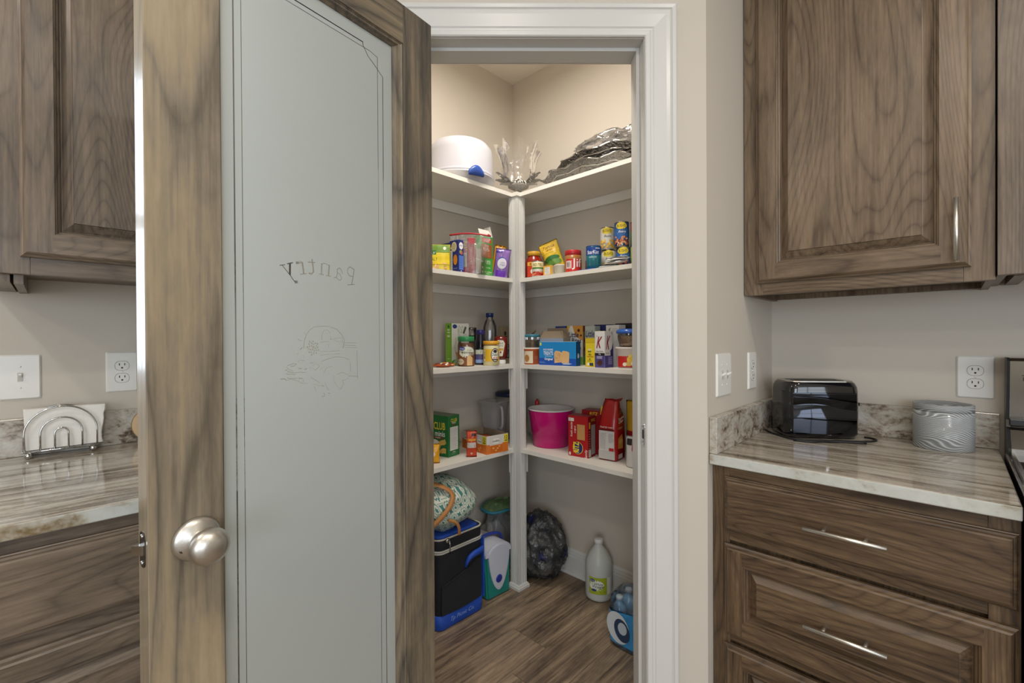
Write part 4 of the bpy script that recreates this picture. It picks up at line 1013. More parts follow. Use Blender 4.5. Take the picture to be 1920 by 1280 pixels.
# ------------------------------------------------------------ top shelf
def top_shelf():
    z = ZS[1]
    t = thing('cake_carrier', 'white domed cake carrier with blue clips on the top left shelf', 'cake carrier', (-1.697, 1.388, z+.0004))
    mm = mat('frosted_white_plastic', '#c0bfc6', .28, trans=.0)
    bm = NB(); lathe(bm, [(0, 0), (.120, 0), (.128, .012), (.150, .026), (.162, .030), (.165, .036), (.160, .040), (.150, .040)], 64); build('tray', bm, mat('white_plastic', '#cfced3', .3), t)
    bm = NB(); lathe(bm, [(.160, .0405), (.163, .046), (.158, .050), (.157, .056), (.155, .150), (.149, .178), (.132, .200), (.102, .210), (0, .213)], 64); build('dome', bm, mm, t)
    for a in (-14, 166):
        bm = NB(); A = []
        for i in range(17):
            q = R(a-13+26*i/16); zz = .060-.026*((i-8)/8)**2
            A.append([((.1665+k)*math.cos(q), (.1665+k)*math.sin(q), w) for k, w in ((-.010, zz), (.004, zz), (.006, zz-.012), (.004, .016), (-.002, .014), (-.002, .030))])
        loft(bm, A); build('clip', bm, mat('blue_plastic', '#2f4e9c', .3), t)
    # silver ornament with leaves and beads wrapped in cellophane
    t = thing('silver_ornament', 'silver leaf and berry ornament wrapped in clear film at the shelf corner', 'ornament', (-1.580, 1.668, z+.0004))
    bm = NB()
    for i in range(90):
        a, b = rnd.uniform(0, 6.28), rnd.uniform(0, 1); r = .050*math.sqrt(b)
        sphere(bm, (r*math.cos(a), r*math.sin(a), .052+.030*(1-b)+.004*rnd.random()), .0075, 8, 6)
    build('berries', bm, mat('bright_silver', '#c6c3bd', .12, 1), t)['kind'] = 'stuff'
    bm = NB(); lathe(bm, [(0, 0), (.045, 0), (.045, .006), (.020, .014), (.018, .030), (.052, .046), (.052, .056), (0, .058)], 28); build('pedestal', bm, SILVER, t)
    def leaf(b, az, el, L, wd, base):
        d = Vector((math.cos(az)*math.cos(el), math.sin(az)*math.cos(el), math.sin(el))); s = Vector((-math.sin(az), math.cos(az), 0)); n = d.cross(s)
        rows = []
        for i in range(11):
            u = i/10; ww = wd*math.sin(math.pi*min(1, u*.93+.07))**.8*(1+.16*(i % 2)); bend = -n*(.25*L*u*u)
            c = Vector(base)+d*L*u+bend
            rows.append([c-s*ww+n*.003, c-s*ww*.5-n*.001, c-n*.0035, c+s*ww*.5-n*.001, c+s*ww+n*.003])
        g = [[b.verts.new(p) for p in q] for q in rows]; g2 = [[b.verts.new(p-n*.0015) for p in q] for q in rows]
        for A, B, A2, B2 in zip(g, g[1:], g2, g2[1:]):
            for i in range(4): face(b, [A[i], A[i+1], B[i+1], B[i]]); face(b, [B2[i], B2[i+1], A2[i+1], A2[i]])
    lv = [(R(45+a), R(e), L, w, (rx*math.cos(R(45+a)), rx*math.sin(R(45+a)), .050)) for a, e, L, w, rx in
          ((0, 62, .098, .028, .044), (180, 62, .098, .028, .044), (-12, 34, .078, .026, .042), (192, 34, .078, .026, .042), (-30, 10, .06, .022, .045), (210, 10, .06, .022, .045), (-22, 50, .075, .024, .040), (202, 50, .075, .024, .040))]
    for q in lv: bm = NB(); leaf(bm, *q); build('leaf', bm, SILVER, t)
    bm = NB(); secs = []; n = 40
    for j in range(9):
        v = j/8; r = .070-.010*math.sin(v*2.6)+.045*v
        secs.append([((r+.009*noise.noise(Vector((math.cos(2*math.pi*i/n)*2, math.sin(2*math.pi*i/n)*2, v*2)))+(.012*v)*math.sin(i*2.1))*math.cos(2*math.pi*i/n),
                      (r+.009*noise.noise(Vector((math.cos(2*math.pi*i/n)*2, math.sin(2*math.pi*i/n)*2, v*2)))+(.012*v)*math.sin(i*2.1))*math.sin(2*math.pi*i/n), .062+v*.175+.030*v*math.sin(i*1.3)) for i in range(n)])
    loft(bm, secs, cap0=False, cap1=False); build('film_wrap', bm, CELLO, t)
    # silver platters
    def platter(loc, a, b, hgt, rz, tilt, label, seed):
        t = thing('silver_platter', label, 'platter', loc, R(rz), 'silver platters'); t.rotation_euler = (R(tilt), 0, R(rz))
        bm = NB(); n = 72; secs = []
        pr = [(.0, .003), (.62, .003), (.70, .008), (.80, .5), (.90, .80), (1.0, .96), (1.03, .92), (1.0, .86), (.9, .62), (.78, .30), (.66, -.06), (.60, 0), (0, 0)]
        rings = []
        for r, k in pr:
            q = []
            for i in range(n):
                th = 2*math.pi*i/n; sc = 1+(.05*math.sin(9*th+seed)+.02*math.sin(23*th))*max(0, r-.6)*2.2
                zz = k*hgt+(.008*math.sin(9*th+seed*2)*max(0, r-.7)*3) if k > .01 or k < -.01 else .003*(k > 0)
                q.append((a*r*sc*math.cos(th), b*r*sc*math.sin(th), max(zz, 0)))
            rings.append(q)
        loft(bm, rings[1:-1], cap0=True, cap1=True); build('dish', bm, mat('engraved_silver', '#8f8c88', .26, 1, bump=1.0, bscale=75), t)
        bm = NB()
        for q, zz in ((1.0, .93), (.86, .55)): tube(bm, [(a*q*(1+.05*math.sin(9*2*math.pi*i/n+seed)*max(0, q-.6)*2.2)*math.cos(2*math.pi*i/n), b*q*(1+.05*math.sin(9*2*math.pi*i/n+seed)*max(0, q-.6)*2.2)*math.sin(2*math.pi*i/n), zz*hgt+.008*math.sin(9*2*math.pi*i/n+seed*2)*max(0, q-.7)*3+.0015*math.sin(i*2.5)) for i in range(n)], .0035, 6, closed=True)
        build('beaded_rim', bm, mat('bright_silver', '#c6c3bd', .12, 1), t)
        return t
    platter((-1.205, 1.762, z+.0006), .262, .140, .058, 0, 0, 'lower silver leaf edged oval platter on the top right shelf', 1)
    platter((-1.150, 1.772, z+.056), .232, .124, .054, 0, 0, 'upper silver leaf edged platter stacked on the top right shelf', 2.3)
    t = thing('plastic_wrap', 'crumpled clear plastic wrap heaped over the silver platters', 'plastic wrap', (-1.115, 1.80, z+.116))
    bm = NB(); blob('w', bm, (0, 0, 0), (.185, .095, .052), 3, .38, 7, 4); build('wrap', bm, thin('wrap_film', (.92, .92, .93), .14, .12, bump=1.0, bscale=26), t)
top_shelf()

# ------------------------------------------------------------ second shelf
def shelf2():
    z = ZS[2]
    def a1(a, w, h):
        a.rect(-w*.47, h*.70, w*.47, h*.98, '#6b8f34', 6).rect(-w*.47, h*.60, -w*.05, h*.78, '#2f6b33', 4).text('SALT', w*-.22, h*.66, .009, '#e9eedd').rect(-w*.47, h*.26, w*.47, h*.60, '#e0c526', 6)
        a.text('SALT', -w*.15, h*.44, .012, '#4d6a26'); a.ell(w*.28, h*.85, .007, .008, '#dfe8cd')
        for i in range(16): a.ell(rnd.uniform(-w*.42, w*.40), rnd.uniform(.01, h*.30), .008, .004, rnd.choice(['#d8a86c', '#e5bd86', '#c08a50']), 8, rnd.uniform(0, 3))
    pouch('snack_pouch', 'green and yellow nut pouch at the left end of the second shelf', 'snack bag', (-1.640, 1.208), z, 48, .112, .122, .045, '#d3bf3a', a1, seed=2)
    def bF(a, w, h):
        a.rect(0, 0, w*.34, h*.80, '#d8d9de').rect(0, h*.70, w*.34, h*.74, '#27356f').lines(w*.04, w*.31, h*.05, h*.66, 13, '#4b4f63', .0012).text('Facts', w*.17, h*.77, .006, '#333344')
        a.ell(w*.52, h*.80, w*.30, h*.15, '#d9d2b4').ell(w*.50, h*.81, w*.22, h*.10, '#c9bb8a').ell(w*.66, h*.40, w*.22, h*.16, '#d98b22').text('penne', w*.66, h*.13, .007, '#8f96c8')
    def bR(a, w, h):
        a.ell(w*.5, h*.82, w*.42, h*.11, '#e8e8ea').text('great', w*.5, h*.82, .007, '#2a3a80').ell(w*.45, h*.63, w*.30, h*.06, '#9aa24a').ell(w*.6, h*.60, w*.22, h*.05, '#b9605a').rect(w*.06, h*.10, w*.94, h*.52, '#5a7fd0').lines(w*.12, w*.9, h*.14, h*.50, 9, '#2b3f92', .0014).text('X', w*.5, h*.055, .009, '#d8dcef')
    carton('pasta_box', 'navy blue pasta box with a white nutrition strip on the second shelf', 'food box', (-1.584, 1.281), z, 4, .060, .030, .148, '#262f74', bF, bR)
    carton('food_box', 'dark navy box behind the green nut pouch, second shelf', 'food box', (-1.680, 1.325), z, 6, .12, .035, .158, '#2b3162', None, lambda a, w, h: a.rect(.003, h*.85, w-.003, h*.9, '#56608f'))
    # zip bag with crackers
    t = thing('zip_bag', 'clear zip bag with red slider holding pink packets on second shelf', 'zip bag', (-1.600, 1.364, z+.0006), R(45))
    bm = NB(); n = 14; g = []
    for sgn in (-1, 1):
        g = [[bm.verts.new(((i/n-.5)*(.135+.055*j/n), sgn*(.030*(1-(j/n)**1.6)+.001)*(1-abs(2*i/n-1)**3)+.003*noise.noise(Vector((i*.5, j*.6, sgn))), .182*j/n+.010*math.sin(i/n*3.1)*(j/n))) for i in range(n+1)] for j in range(n+1)]
        for j in range(n):
            for i in range(n): f = face(bm, [g[j][i], g[j][i+1], g[j+1][i+1], g[j+1][i]]); f.smooth = True
    build('clear_bag', bm, thin('bag_film', (.93, .93, .93), .07, .12, bump=.8, bscale=30), t)
    bm = NB(); tube(bm, [((i/12-.5)*.192, 0, .183+.010*math.sin(i/12*math.pi)-.006*(i/12)) for i in range(13)], .0042, 8); sphere(bm, (.085, 0, .181), .0065, 10, 8); build('slider_strip', bm, mat('red_zip', '#b3272c', .35), t)
    bm = NB(); box(bm, -.052, -.014, -.010, .012, .002, .150, .003); p = build('packet', bm, ink('#b9737a'), t)
    a = Art(fF(-.010, -.052, 0)); a.rect(.002, .035, .036, .098, '#cfc8c4').lines(.004, .034, .038, .096, 9, '#8d7f80', .0008).rect(.002, .004, .036, .030, '#c24c74')
    for i in range(40): a.k = 3; a.ell(rnd.uniform(.003, .035), rnd.uniform(.112, .149), .004, .003, rnd.choice(['#cdb27c', '#bb9b60', '#dbc695']), 7)
    a.done(p)
    bm = NB(); box(bm, -.012, .022, -.012, .010, .002, .168, .003); p = build('packet', bm, ink('#b03a48'), t)
    a = Art(fF(-.012, -.012, 0)); a.text('CRACKERS', .017, .085, .012, '#dfc9c4', rot=R(90)).lines(.003, .031, .012, .16, 20, '#c96f75', .0014); a.done(p)
    bm = NB(); box(bm, .024, .050, -.006, .010, .002, .120, .003); build('packet', bm, ink('#a9a08a'), t)
    # green cereal bar carton with open lid
    def gF(a, w, h):
        a.rect(0, 0, w, h*.60, '#8fae2c').ell(w*.62, h*.52, w*.30, h*.12, '#a52c34').ell(w*.62, h*.53, w*.22, h*.08, '#d98a8c').text('FRUIT', w*.62, h*.53, .008, '#f0dcd0').ell(w*.66, h*.09, w*.26, h*.06, '#b8505a').text('12', w*.66, h*.09, .010, '#efe6d4')
    def gR(a, w, h):
        a.rect(w*.12, h*.84, w*.90, h*.95, '#c5402e').text('fruit', w*.5, h*.89, .014, '#f2e2d4').rect(w*.10, h*.46, w*.92, h*.80, '#a0552f').text('Only', w*.5, h*.755, .011, '#efe4d2').text('REAL', w*.5, h*.685, .014, '#efe4d2').text('ingredients', w*.5, h*.63, .006, '#efe4d2').lines(w*.16, w*.88, h*.48, h*.60, 5, '#d8a27c', .001)
        a.text('100%', w*.60, h*.37, .012, '#e8f0d8').text('real fruit', w*.62, h*.32, .006, '#e8f0d8').text('Fun size', w*.60, h*.22, .007, '#e8f0d8').text('No artificial', w*.60, h*.11, .007, '#e8f0d8').text('colors', w*.60, h*.07, .007, '#e8f0d8')
        for q in (.36, .21, .10): a.ell(w*.17, h*q, .004, .005, '#e8f0d8')
    carton('fruit_snack_box', 'tall bright green snack box reading Only REAL on the second shelf', 'food box', (-1.588, 1.413), z, 2, .050, .084, .190, '#3f9a3a', gF, gR, topcol='#d9d5c9', open_=True, flaps=2)
    def pu(a, w, h):
        a.rect(-w*.45, h*.84, -w*.02, h*.90, '#4a2f92', 4).ell(0, h*.60, w*.24, h*.10, '#3c4a9a').ell(w*.02, h*.48, w*.30, h*.18, '#d4d0dc').text('corn', w*.03, h*.50, .009, '#6f6a86').text('chips', w*.03, h*.43, .009, '#6f6a86').rect(-w*.30, h*.02, w*.30, h*.24, '#6c33b4', 5)
    pouch('snack_bag', 'purple snack bag slumped beside the green box on the second shelf', 'snack bag', (-1.592, 1.545), z, 46, .076, .145, .028, '#8464a8', pu, mode='pillow', roll=8, seed=5, rough=.2)
    pouch('snack_bag', 'orange snack bag tucked behind the purple one on the second shelf', 'snack bag', (-1.662, 1.570), z, 46, .055, .178, .026, '#d99a1e', lambda a, w, h: a.lines(-w*.4, w*.4, h*.6, h*.97, 5, '#b06a14', .002), mode='pillow', roll=12, seed=7, rough=.2)
    pouch('snack_packet', 'small orange packet lying low beside the post, second shelf left', 'snack bag', (-1.672, 1.665), z, 46, .05, .022, .016, '#d98f22', mode='pillow', seed=8)
    # right side
    red = mat('tomato_sauce', '#8f1f12', .25)
    def rg(a): a.rect(-.036, .010, .036, .060, '#c43a1d', 6).rect(-.036, .062, .036, .082, '#e0a63a', 6).text('RAGU', .004, .071, .014, '#7a1a10').ell(.004, .035, .022, .016, '#d9d4c0').text('sauce', .004, .035, .008, '#7a1a10')
    jar('sauce_jar', 'red pasta sauce jar with yellow lid beside the post, second shelf', 'jar', (-1.512, 1.708), z, [(0, 0), (.040, 0), (.043, .006), (.043, .085), (.038, .102), (.030, .112), (.030, .118), (0, .118)], red, [(0, .138), (.030, .138), (.0325, .134), (.0325, .116), (.030, .116)], mat('yellow_lid', '#d4a132', .35), art=rg, ar=.0432)
    def rt(a, r, h): a.rect(-.034, h*.60, .034, h*.90, '#e8d9a0', 8).text('RO-TEL', 0, h*.75, .013, '#26221c', width=.044).rect(-.034, h*.50, .034, h*.60, '#4d7c34', 8).rect(-.034, .006, .034, h*.30, '#b83320', 8); [a.ell(rnd.uniform(-.028, .028), rnd.uniform(.008, h*.30), .007, .004, rnd.choice(['#d8603c', '#a82818', '#e08a5a']), 8) for i in range(12)]
    tin('tomato_can', 'tomato can with yellow and red label in front of the sauce jar', 'can', (-1.452, 1.668), z, .0285, .078, '#dcd8cc', rt)
    def ts(a, w, h):
        a.rect(-w*.46, h*.66, w*.46, h*.97, '#dcb53a', 6).text('Tortilla', 0, h*.84, .016, '#5e2a18', shear=.3).text('strips', 0, h*.74, .011, '#5e2a18', shear=.3).ell(-w*.02, h*.46, w*.40, h*.10, '#2f6a2c').ell(w*.05, h*.34, w*.36, h*.10, '#5f8a3a').ell(-w*.1, h*.20, w*.30, h*.10, '#27532a').ell(w*.12, h*.22, w*.20, h*.06, '#c89a5a').ell(0, h*.10, w*.35, h*.06, '#8a6a3a')
        a.lines(-w*.4, w*.4, h*.50, h*.60, 3, '#b8942e', .002)
    pouch('chip_bag', 'yellow and green chip bag leaning on the right wall of second shelf', 'snack bag', (-1.405, 1.772), z+.018, 24, .102, .180, .044, '#d6b636', ts, mode='pillow', roll=-20, tilt=-4, seed=11, rough=.25)
    def yb(a, w, h): a.rect(w*.18, h*.15, w*.82, h*.85, '#e4e1d8').lines(w*.24, w*.76, h*.2, h*.8, 8, '#6a665e', .0008)
    carton('food_box', 'low yellow box with a white barcode patch, second shelf right', 'food box', (-1.352, 1.652), z, 0, .052, .06, .048, '#dca23a', yb, lambda a, w, h: a.rect(.002, .004, w-.002, h-.004, '#cdb98c'))
    jar('yogurt_cup', 'small white printed tub beside the yellow box, second shelf', 'tub', (-1.322, 1.680), z, [(0, 0), (.026, 0), (.030, .040), (.0315, .042), (.0315, .046), (0, .046)], ink('#cfcabb'), art=lambda a: a.lines(-.022, .022, .006, .036, 7, '#8b867a', .001), ar=.029)
    # peanut butter
    def jf(a): a.rect(-.036, .006, .040, .064, '#c02a22', 10).rect(-.034, .020, -.008, .056, '#dcdad4', 3).bars(-.031, .024, -.012, .052, 9).text('Jif', .018, .040, .040, '#eceae6', bold=.008).rect(-.030, .008, .0, .012, '#d6584c')
    jar('peanut_butter_jar', 'peanut butter jar with red lid and red label, second shelf right', 'jar', (-1.258, 1.694), z, [(0, 0), (.036, 0), (.0395, .004), (.0395, .066), (.0375, .070), (.0375, .084), (0, .084)], mat('peanut_butter', '#a06a35', .3), [(0, .106), (.036, .106), (.0375, .103), (.0375, .082), (.036, .081)], mat('red_lid', '#b3252b', .35), art=jf, ar=.0397)
    tin('small_can', 'small dark red can behind the blue tuna canister, second shelf', 'can', (-1.203, 1.760), z, .028, .062, '#7d1f24', lambda a, r, h: a.rect(-.012, .01, .016, h*.8, '#d5cfc4', 4).lines(-.010, .014, .015, h*.75, 5, '#6f6258', .001))
    t = carton('flat_packet', 'flat blue packet under the blue tuna canister, second shelf', 'packet', (-1.115, 1.650), z, 0, .085, .10, .006, '#2c50a8')
    def sk(a, r, h): a.rect(-.043, h*.60, .043, h*.94, '#1d3f8c', 10).text('StarKist', -.003, h*.72, .017, '#e6e9ee', bold=.008, width=.054).rect(.008, h*.86, .030, h*.90, '#c9d2e2', 3).text('selects', -.004, h*.52, .009, '#c4dcdc').lines(-.018, .020, h*.14, h*.46, 6, '#8ec0c0', .0014, .1)
    tin('tuna_canister', 'tall blue and teal tuna canister on the second shelf right', 'can', (-1.149, 1.700), z+.0066, .0345, .104, '#1f6f7c', sk, band=mat('blue_rim', '#1c3a80', .35))
    def bean(kind):
        base, pic = kind
        def f(a, r, h):
            a.rect(-.045, h*.30, .045, h*.72, base, 12).ell(-.002, h*.83, .025, .0155, '#e0c83a').text("BUSH'S", -.002, h*.83, .013, '#1f1c14', bold=0, width=.038)
            a.text('Beans', .002, h*.60, .010, '#e8e6dc' if base.startswith('#2') else '#4a463c', shear=.25); a.lines(-.02, .022, h*.50, h*.55, 2, '#d8c9a0', .001)
            for i in range(34): a.k = 9+i % 3; a.ell(rnd.uniform(-.036, .036), rnd.uniform(.008, h*.42), .006, .0036, rnd.choice(pic), 7, rnd.uniform(0, 3))
        return f
    wh = ('#cfccc2', ['#e0b42e', '#d89c24', '#ecc64a']); bl = ('#2b5f9e', ['#b8603a', '#9a4428', '#d08a5a', '#cfc0a0'])
    tin('bean_can', "lower white and yellow bean can of the left stack, second shelf", 'can', (-1.128, 1.790), z, .0325, .101, '#cfccc2', bean(wh), 'stacked bean cans')
    tin('bean_can', 'upper white and yellow bean can of the left stack, second shelf', 'can', (-1.132, 1.786), z+.1013, .0325, .103, '#cfccc2', bean(wh), 'stacked bean cans')
    tin('bean_can', 'lower blue bean can behind the packets, second shelf right', 'can', (-1.044, 1.776), z, .0325, .101, '#23386c', bean(bl), 'stacked bean cans')
    tin('bean_can', 'upper blue bean can on top of the right stack', 'can', (-1.049, 1.771), z+.1013, .0325, .110, '#23467c', bean(bl), 'stacked bean cans')
    tin('vegetable_can', 'red and green can half behind the door jamb, upper in its stack', 'can', (-.980, 1.790), z+.1013, .0325, .103, '#3f7d5a', lambda a, r, h: a.rect(-.04, h*.6, .04, h*.95, '#a8444a', 8))
    tin('vegetable_can', 'lower can under the red and green one by the jamb', 'can', (-.980, 1.790), z, .0325, .101, '#8f9a3a', lambda a, r, h: a.ell(-.01, h*.5, .02, .02, '#e0c83a'))
    tin('tall_dark_can', 'narrow dark green bottle above the red and green can by the jamb', 'can', (-.975, 1.800), z+.2046, .022, .12, '#28382c', None)
    for i, (dx, zz, r, col, lb) in enumerate(((-1.060, 0, 6, '#b9b8b6', 'white and black seasoning packet lying in front of the blue cans, bottom'), (-1.035, .013, -8, '#c9c8c6', 'white and black seasoning packet lying in front of the blue cans, middle'), (-1.015, .026, 10, '#d4d3d1', 'white and black seasoning packet lying in front of the blue cans, top'))):
        t = pouch('seasoning_packet', lb, 'packet', (dx, 1.6655+.0*i), z+zz+.007, 0, .095, .060, .012, col, lambda a, w, h: a.rect(-w*.42, h*.15, w*.42, h*.85, '#35343a', 5).rect(-w*.30, h*.35, w*.30, h*.65, '#a9a8ab', 4).text('MIX', 0, h*.5, .010, '#2a2a2e'), mode='pillow', seed=20+i, group='seasoning packets')
        t.rotation_euler = (R(-78), 0, R(r)); t.location.y = 1.665
shelf2()
# ------------------------------------------------------------ third shelf
def shelf3():
    z = ZS[3]
    def cF(a, w, h):
        a.rect(0, 0, w, h, '#7fb832'); a.ell(w*.5, h*.92, .006, .007, '#1f5a46')
        for v in (.84, .78, .70, .68): a.rect(w*.30, h*v-.003, w*.72, h*v+.003, '#dfe9cc')
        a.lines(w*.15, w*.85, h*.25, h*.62, 16, '#a9cf6a', .001).rect(w*.3, h*.14, w*.7, h*.155, '#dfe9cc').poly([(0, 0), (w*.45, 0), (0, h*.10)], '#4d3426')
    def cR(a, w, h):
        a.ell(w*.17, h*.92, w*.13, h*.05, '#33407e').text('12', w*.50, h*.82, .020, '#8fae3a').poly([(w*.62, h*.76), (w*.72, h*.74), (w*.86, h*.90), (w*.76, h*.93)], '#55594d')
        for s in ([(.34, .80), (.36, .90), (.42, .95), (.46, .89), (.56, .90), (.62, .94), (.64, .88)], [(.34, .80), (.42, .70), (.62, .68), (.80, .74), (.86, .68), (.95, .70)], [(.22, .66), (.24, .55), (.14, .44), (.18, .34), (.3, .28)], [(.95, .66), (.9, .5), (.75, .42)]):
            for p, q in zip(s, s[1:]):
                d = Vector((q[0]-p[0], q[1]-p[1])); n = Vector((-d.y, d.x)).normalized()*.0007; a.k = 4
                a.poly([(p[0]*w+n.x, p[1]*h+n.y), (p[0]*w-n.x, p[1]*h-n.y), (q[0]*w-n.x, q[1]*h-n.y), (q[0]*w+n.x, q[1]*h+n.y)], '#6f7d4e')
        for i in range(34): a.k = 2; u, v = rnd.uniform(.04, .92)*w, rnd.uniform(.3, .97)*h; a.rect(u, v, u+.0025, v+.0012, '#8b988a')
        a.poly([(w*.20, h*.30), (w*.5, h*.30), (w*.40, h*.02)], '#c79a5c').poly([(0, 0), (w*.4, 0), (w*.35, h*.17), (0, h*.10)], '#4f9a34')
        for i in range(3): a.poly([(w*(.02+.11*i), 0), (w*(.06+.11*i), 0), (w*(.28+.08*i), h*.15), (w*(.22+.08*i), h*.15)], '#dfe9cc')
    carton('ice_cream_cone_box', 'green and white cone box reading 12 on the third shelf left', 'food box', (-1.745, 1.366), z, 0, .050, .108, .205, '#dfe0d6', cF, cR, topcol='#9aa58a')
    for i, (x, y, r, c1) in enumerate(((-1.640, 1.215, 30, '#c7643a'), (-1.655, 1.262, 55, '#d98a3a'), (-1.68, 1.29, 80, '#8a3c2a'))):
        t = pouch('snack_bar', 'foil wrapped snack bar in orange and white lying %s on the third shelf' % ('leftmost', 'in the middle', 'rightmost')[i], 'snack bar', (x, y), z+.007, 0, .085, .036, .012, c1, lambda a, w, h: [a.rect(rnd.uniform(-w*.4, w*.2), 0.004, rnd.uniform(w*.25, w*.45), h*.9, q, 3) for q in ('#e0ddd6', '#d47a2e', '#ece9e2', '#7a3a26')], mode='pillow', seed=30+i, group='wrapped snack bars')
        t.rotation_euler = (R(-82), 0, R(r))
    # mushroom jar
    lab = mat('jar_brown', '#7a4a30', .35)
    def mj(a):
        a.rect(-.050, .004, .050, .070, '#7c4a2c', 12).ell(.004, .066, .040, .026, '#d6d8c8').ell(-.020, .082, .015, .009, '#3d4a92').text('Great', -.020, .082, .007, '#dfe2ee').text('Mushrooms', .006, .064, .010, '#3a4a34', width=.056).text('sliced', .014, .076, .007, '#7a806c')
        a.ell(-.028, .022, .018, .014, '#c9bca4').text('NET WT', -.028, .022, .006, '#4a3a2c').poly([(.004, .004), (.030, .004), (.032, .040), (.018, .052), (.004, .044)], '#d9b27c').poly([(.026, .050), (.044, .034), (.046, .052)], '#6a3a22')
    jar('mushroom_jar', 'glass mushroom jar with green lid and brown label, third shelf left', 'jar', (-1.640, 1.368), z, [(0, 0), (.036, 0), (.039, .004), (.0395, .100), (.037, .112), (.036, .116)], CLEARG, [(0, .139), (.0365, .139), (.0385, .137), (.0385, .118), (.037, .116)], mat('green_lid', '#2f8450', .35), [(0, .003), (.036, .003), (.0375, .006), (.0375, .092), (.035, .108), (0, .108)], mat('mushrooms', '#9a5f42', .5, mottle=.5, bscale=60), mj, .0397)
    jar('spice_shaker', 'clear glass shaker with dark contents behind the green lidded jar', 'jar', (-1.775, 1.515), z, [(0, 0), (.028, 0), (.030, .004), (.030, .120), (.026, .130), (.026, .182), (0, .184)], CLEARP, fill=[(0, .003), (.028, .003), (.028, .145), (0, .145)], fillmat=mat('dark_spice', '#15100d', .5), lidprof=[(0, .1855), (.0275, .1855), (.0275, .172), (.0265, .172)], lidmat=thin('lid_clear', (.75, .75, .76), .12, .15))
    # jelly squeeze bottle
    def jl(a): a.rect(-.026, .010, .020, .072, '#5c5186', 6).rect(-.026, .052, .020, .074, '#d3d6c4', 6).text('JELLY', -.004, .062, .012, '#2d6a34', rot=R(80)).rect(-.026, .010, .020, .026, '#8fa6d8', 6)
    jar('jelly_bottle', 'dark grape jelly bottle with violet blue cap, third shelf left', 'bottle', (-1.678, 1.492), z, [(0, 0), (.032, 0), (.035, .005), (.035, .060), (.031, .095), (.021, .145), (.0205, .150)], mat('grape_jelly', '#181322', .15, coat=.5), [(0, .172), (.0195, .172), (.021, .170), (.0215, .150), (.020, .149)], mat('violet_cap', '#2b2870', .3), art=jl, ar=.0352)
    # clear bottle
    jar('plastic_bottle', 'tall clear plastic bottle with navy cap, third shelf left', 'bottle', (-1.735, 1.608), z, [(0, .001), (.030, .001), (.033, .006), (.033, .060), (.031, .080), (.034, .120), (.0365, .165), (.034, .195), (.024, .220), (.0165, .232), (.0165, .240)], CLEARP, [(0, .262), (.0185, .262), (.020, .260), (.020, .241), (.018, .240)], mat('navy_cap', '#152a63', .35))
    # mayonnaise
    def mk(a):
        a.rect(-.052, .020, .050, .078, '#e2b32a', 12).ell(.019, .050, .0215, .033, '#26211d').ell(.019, .050, .0185, .029, '#e0ddd2').ell(.019, .068, .010, .008, '#26211d').text("Duke's", .019, .053, .0155, '#26211d', shear=.35, width=.036).rect(.001, .034, .037, .039, '#c2472e', 3).rect(.003, .026, .035, .031, '#26211d', 3)
        a.rect(-.042, .022, -.030, .074, '#e8ddb0', 2).text('MAYO', -.036, .05, .009, '#26211d', rot=R(90))
    jar('mayonnaise_jar', 'mayonnaise jar with yellow lid and black oval label, third shelf', 'jar', (-1.594, 1.487), z, [(0, 0), (.036, 0), (.039, .004), (.0385, .088), (.036, .096), (0, .096)], mat('mayonnaise', '#d9cf9e', .3), [(0, .117), (.0375, .117), (.0395, .115), (.0395, .100), (.038, .099)], mat('yellow_screw_lid', '#dc9d28', .35), art=mk, ar=.0393)
    # ketchup
    t = thing('ketchup_bottle', 'upside down ketchup bottle with white cap, third shelf left', 'bottle', (-1.635, 1.590, z+.0003), R(45))
    def ell(w, d, zz): return [(w*math.cos(2*math.pi*i/24), d*math.sin(2*math.pi*i/24), zz) for i in range(24)]
    bm = NB(); loft(bm, [ell(.024, .021, 0), ell(.026, .022, .003), ell(.026, .022, .020), ell(.024, .020, .022)]); build('cap', bm, mat('white_cap', '#dddcda', .35), t)
    bm = NB(); loft(bm, [ell(.022, .018, .0222), ell(.030, .021, .032), ell(.034, .024, .060), ell(.035, .025, .100), ell(.033, .024, .128), ell(.028, .020, .137), ell(.018, .012, .140)]); build('bottle', bm, mat('ketchup', '#6b150d', .12, coat=.6), t)
    a = Art(lambda u, v, o: Vector((u, -.0265-o+.012*(u/.034)**2, v)))
    a.poly([(-.017, .040), (.010, .040), (.022, .104), (.014, .119), (-.014, .121), (-.019, .100)], '#d9d2c0').text('HEINZ', 0, .104, .009, '#26251f', bold=0, width=.028).text('ketchup', 0, .092, .006, '#26251f').rect(-.013, .068, .014, .080, '#c79a3a', 3).ell(0, .060, .004, .005, '#7b1b12'); a.done(t, 'printed_label')
    def gt(a, w, h): a.rect(0, h*.22, w, h*.78, '#1c1b1b').text('GLUTEN', w*.42, h*.5, .012, '#e8e4da', rot=R(90))
    carton('flour_carton', 'tan and black carton reading GLUTEN beside the post', 'food box', (-1.652, 1.635), z, 4, .035, .060, .125, '#a3917a', lambda a, w, h: a.rect(0, h*.3, w, h*.72, '#1c1b1b'), gt)
    carton('brown_box', 'tall tan box with dark emblem at the back of the third shelf', 'food box', (-1.768, 1.730), z, 0, .03, .050, .196, '#a08f72', None, lambda a, w, h: a.ell(w*.5, h*.80, .010, .012, '#3a3026').rect(w*.2, h*.70, w*.8, h*.73, '#3a3026'))
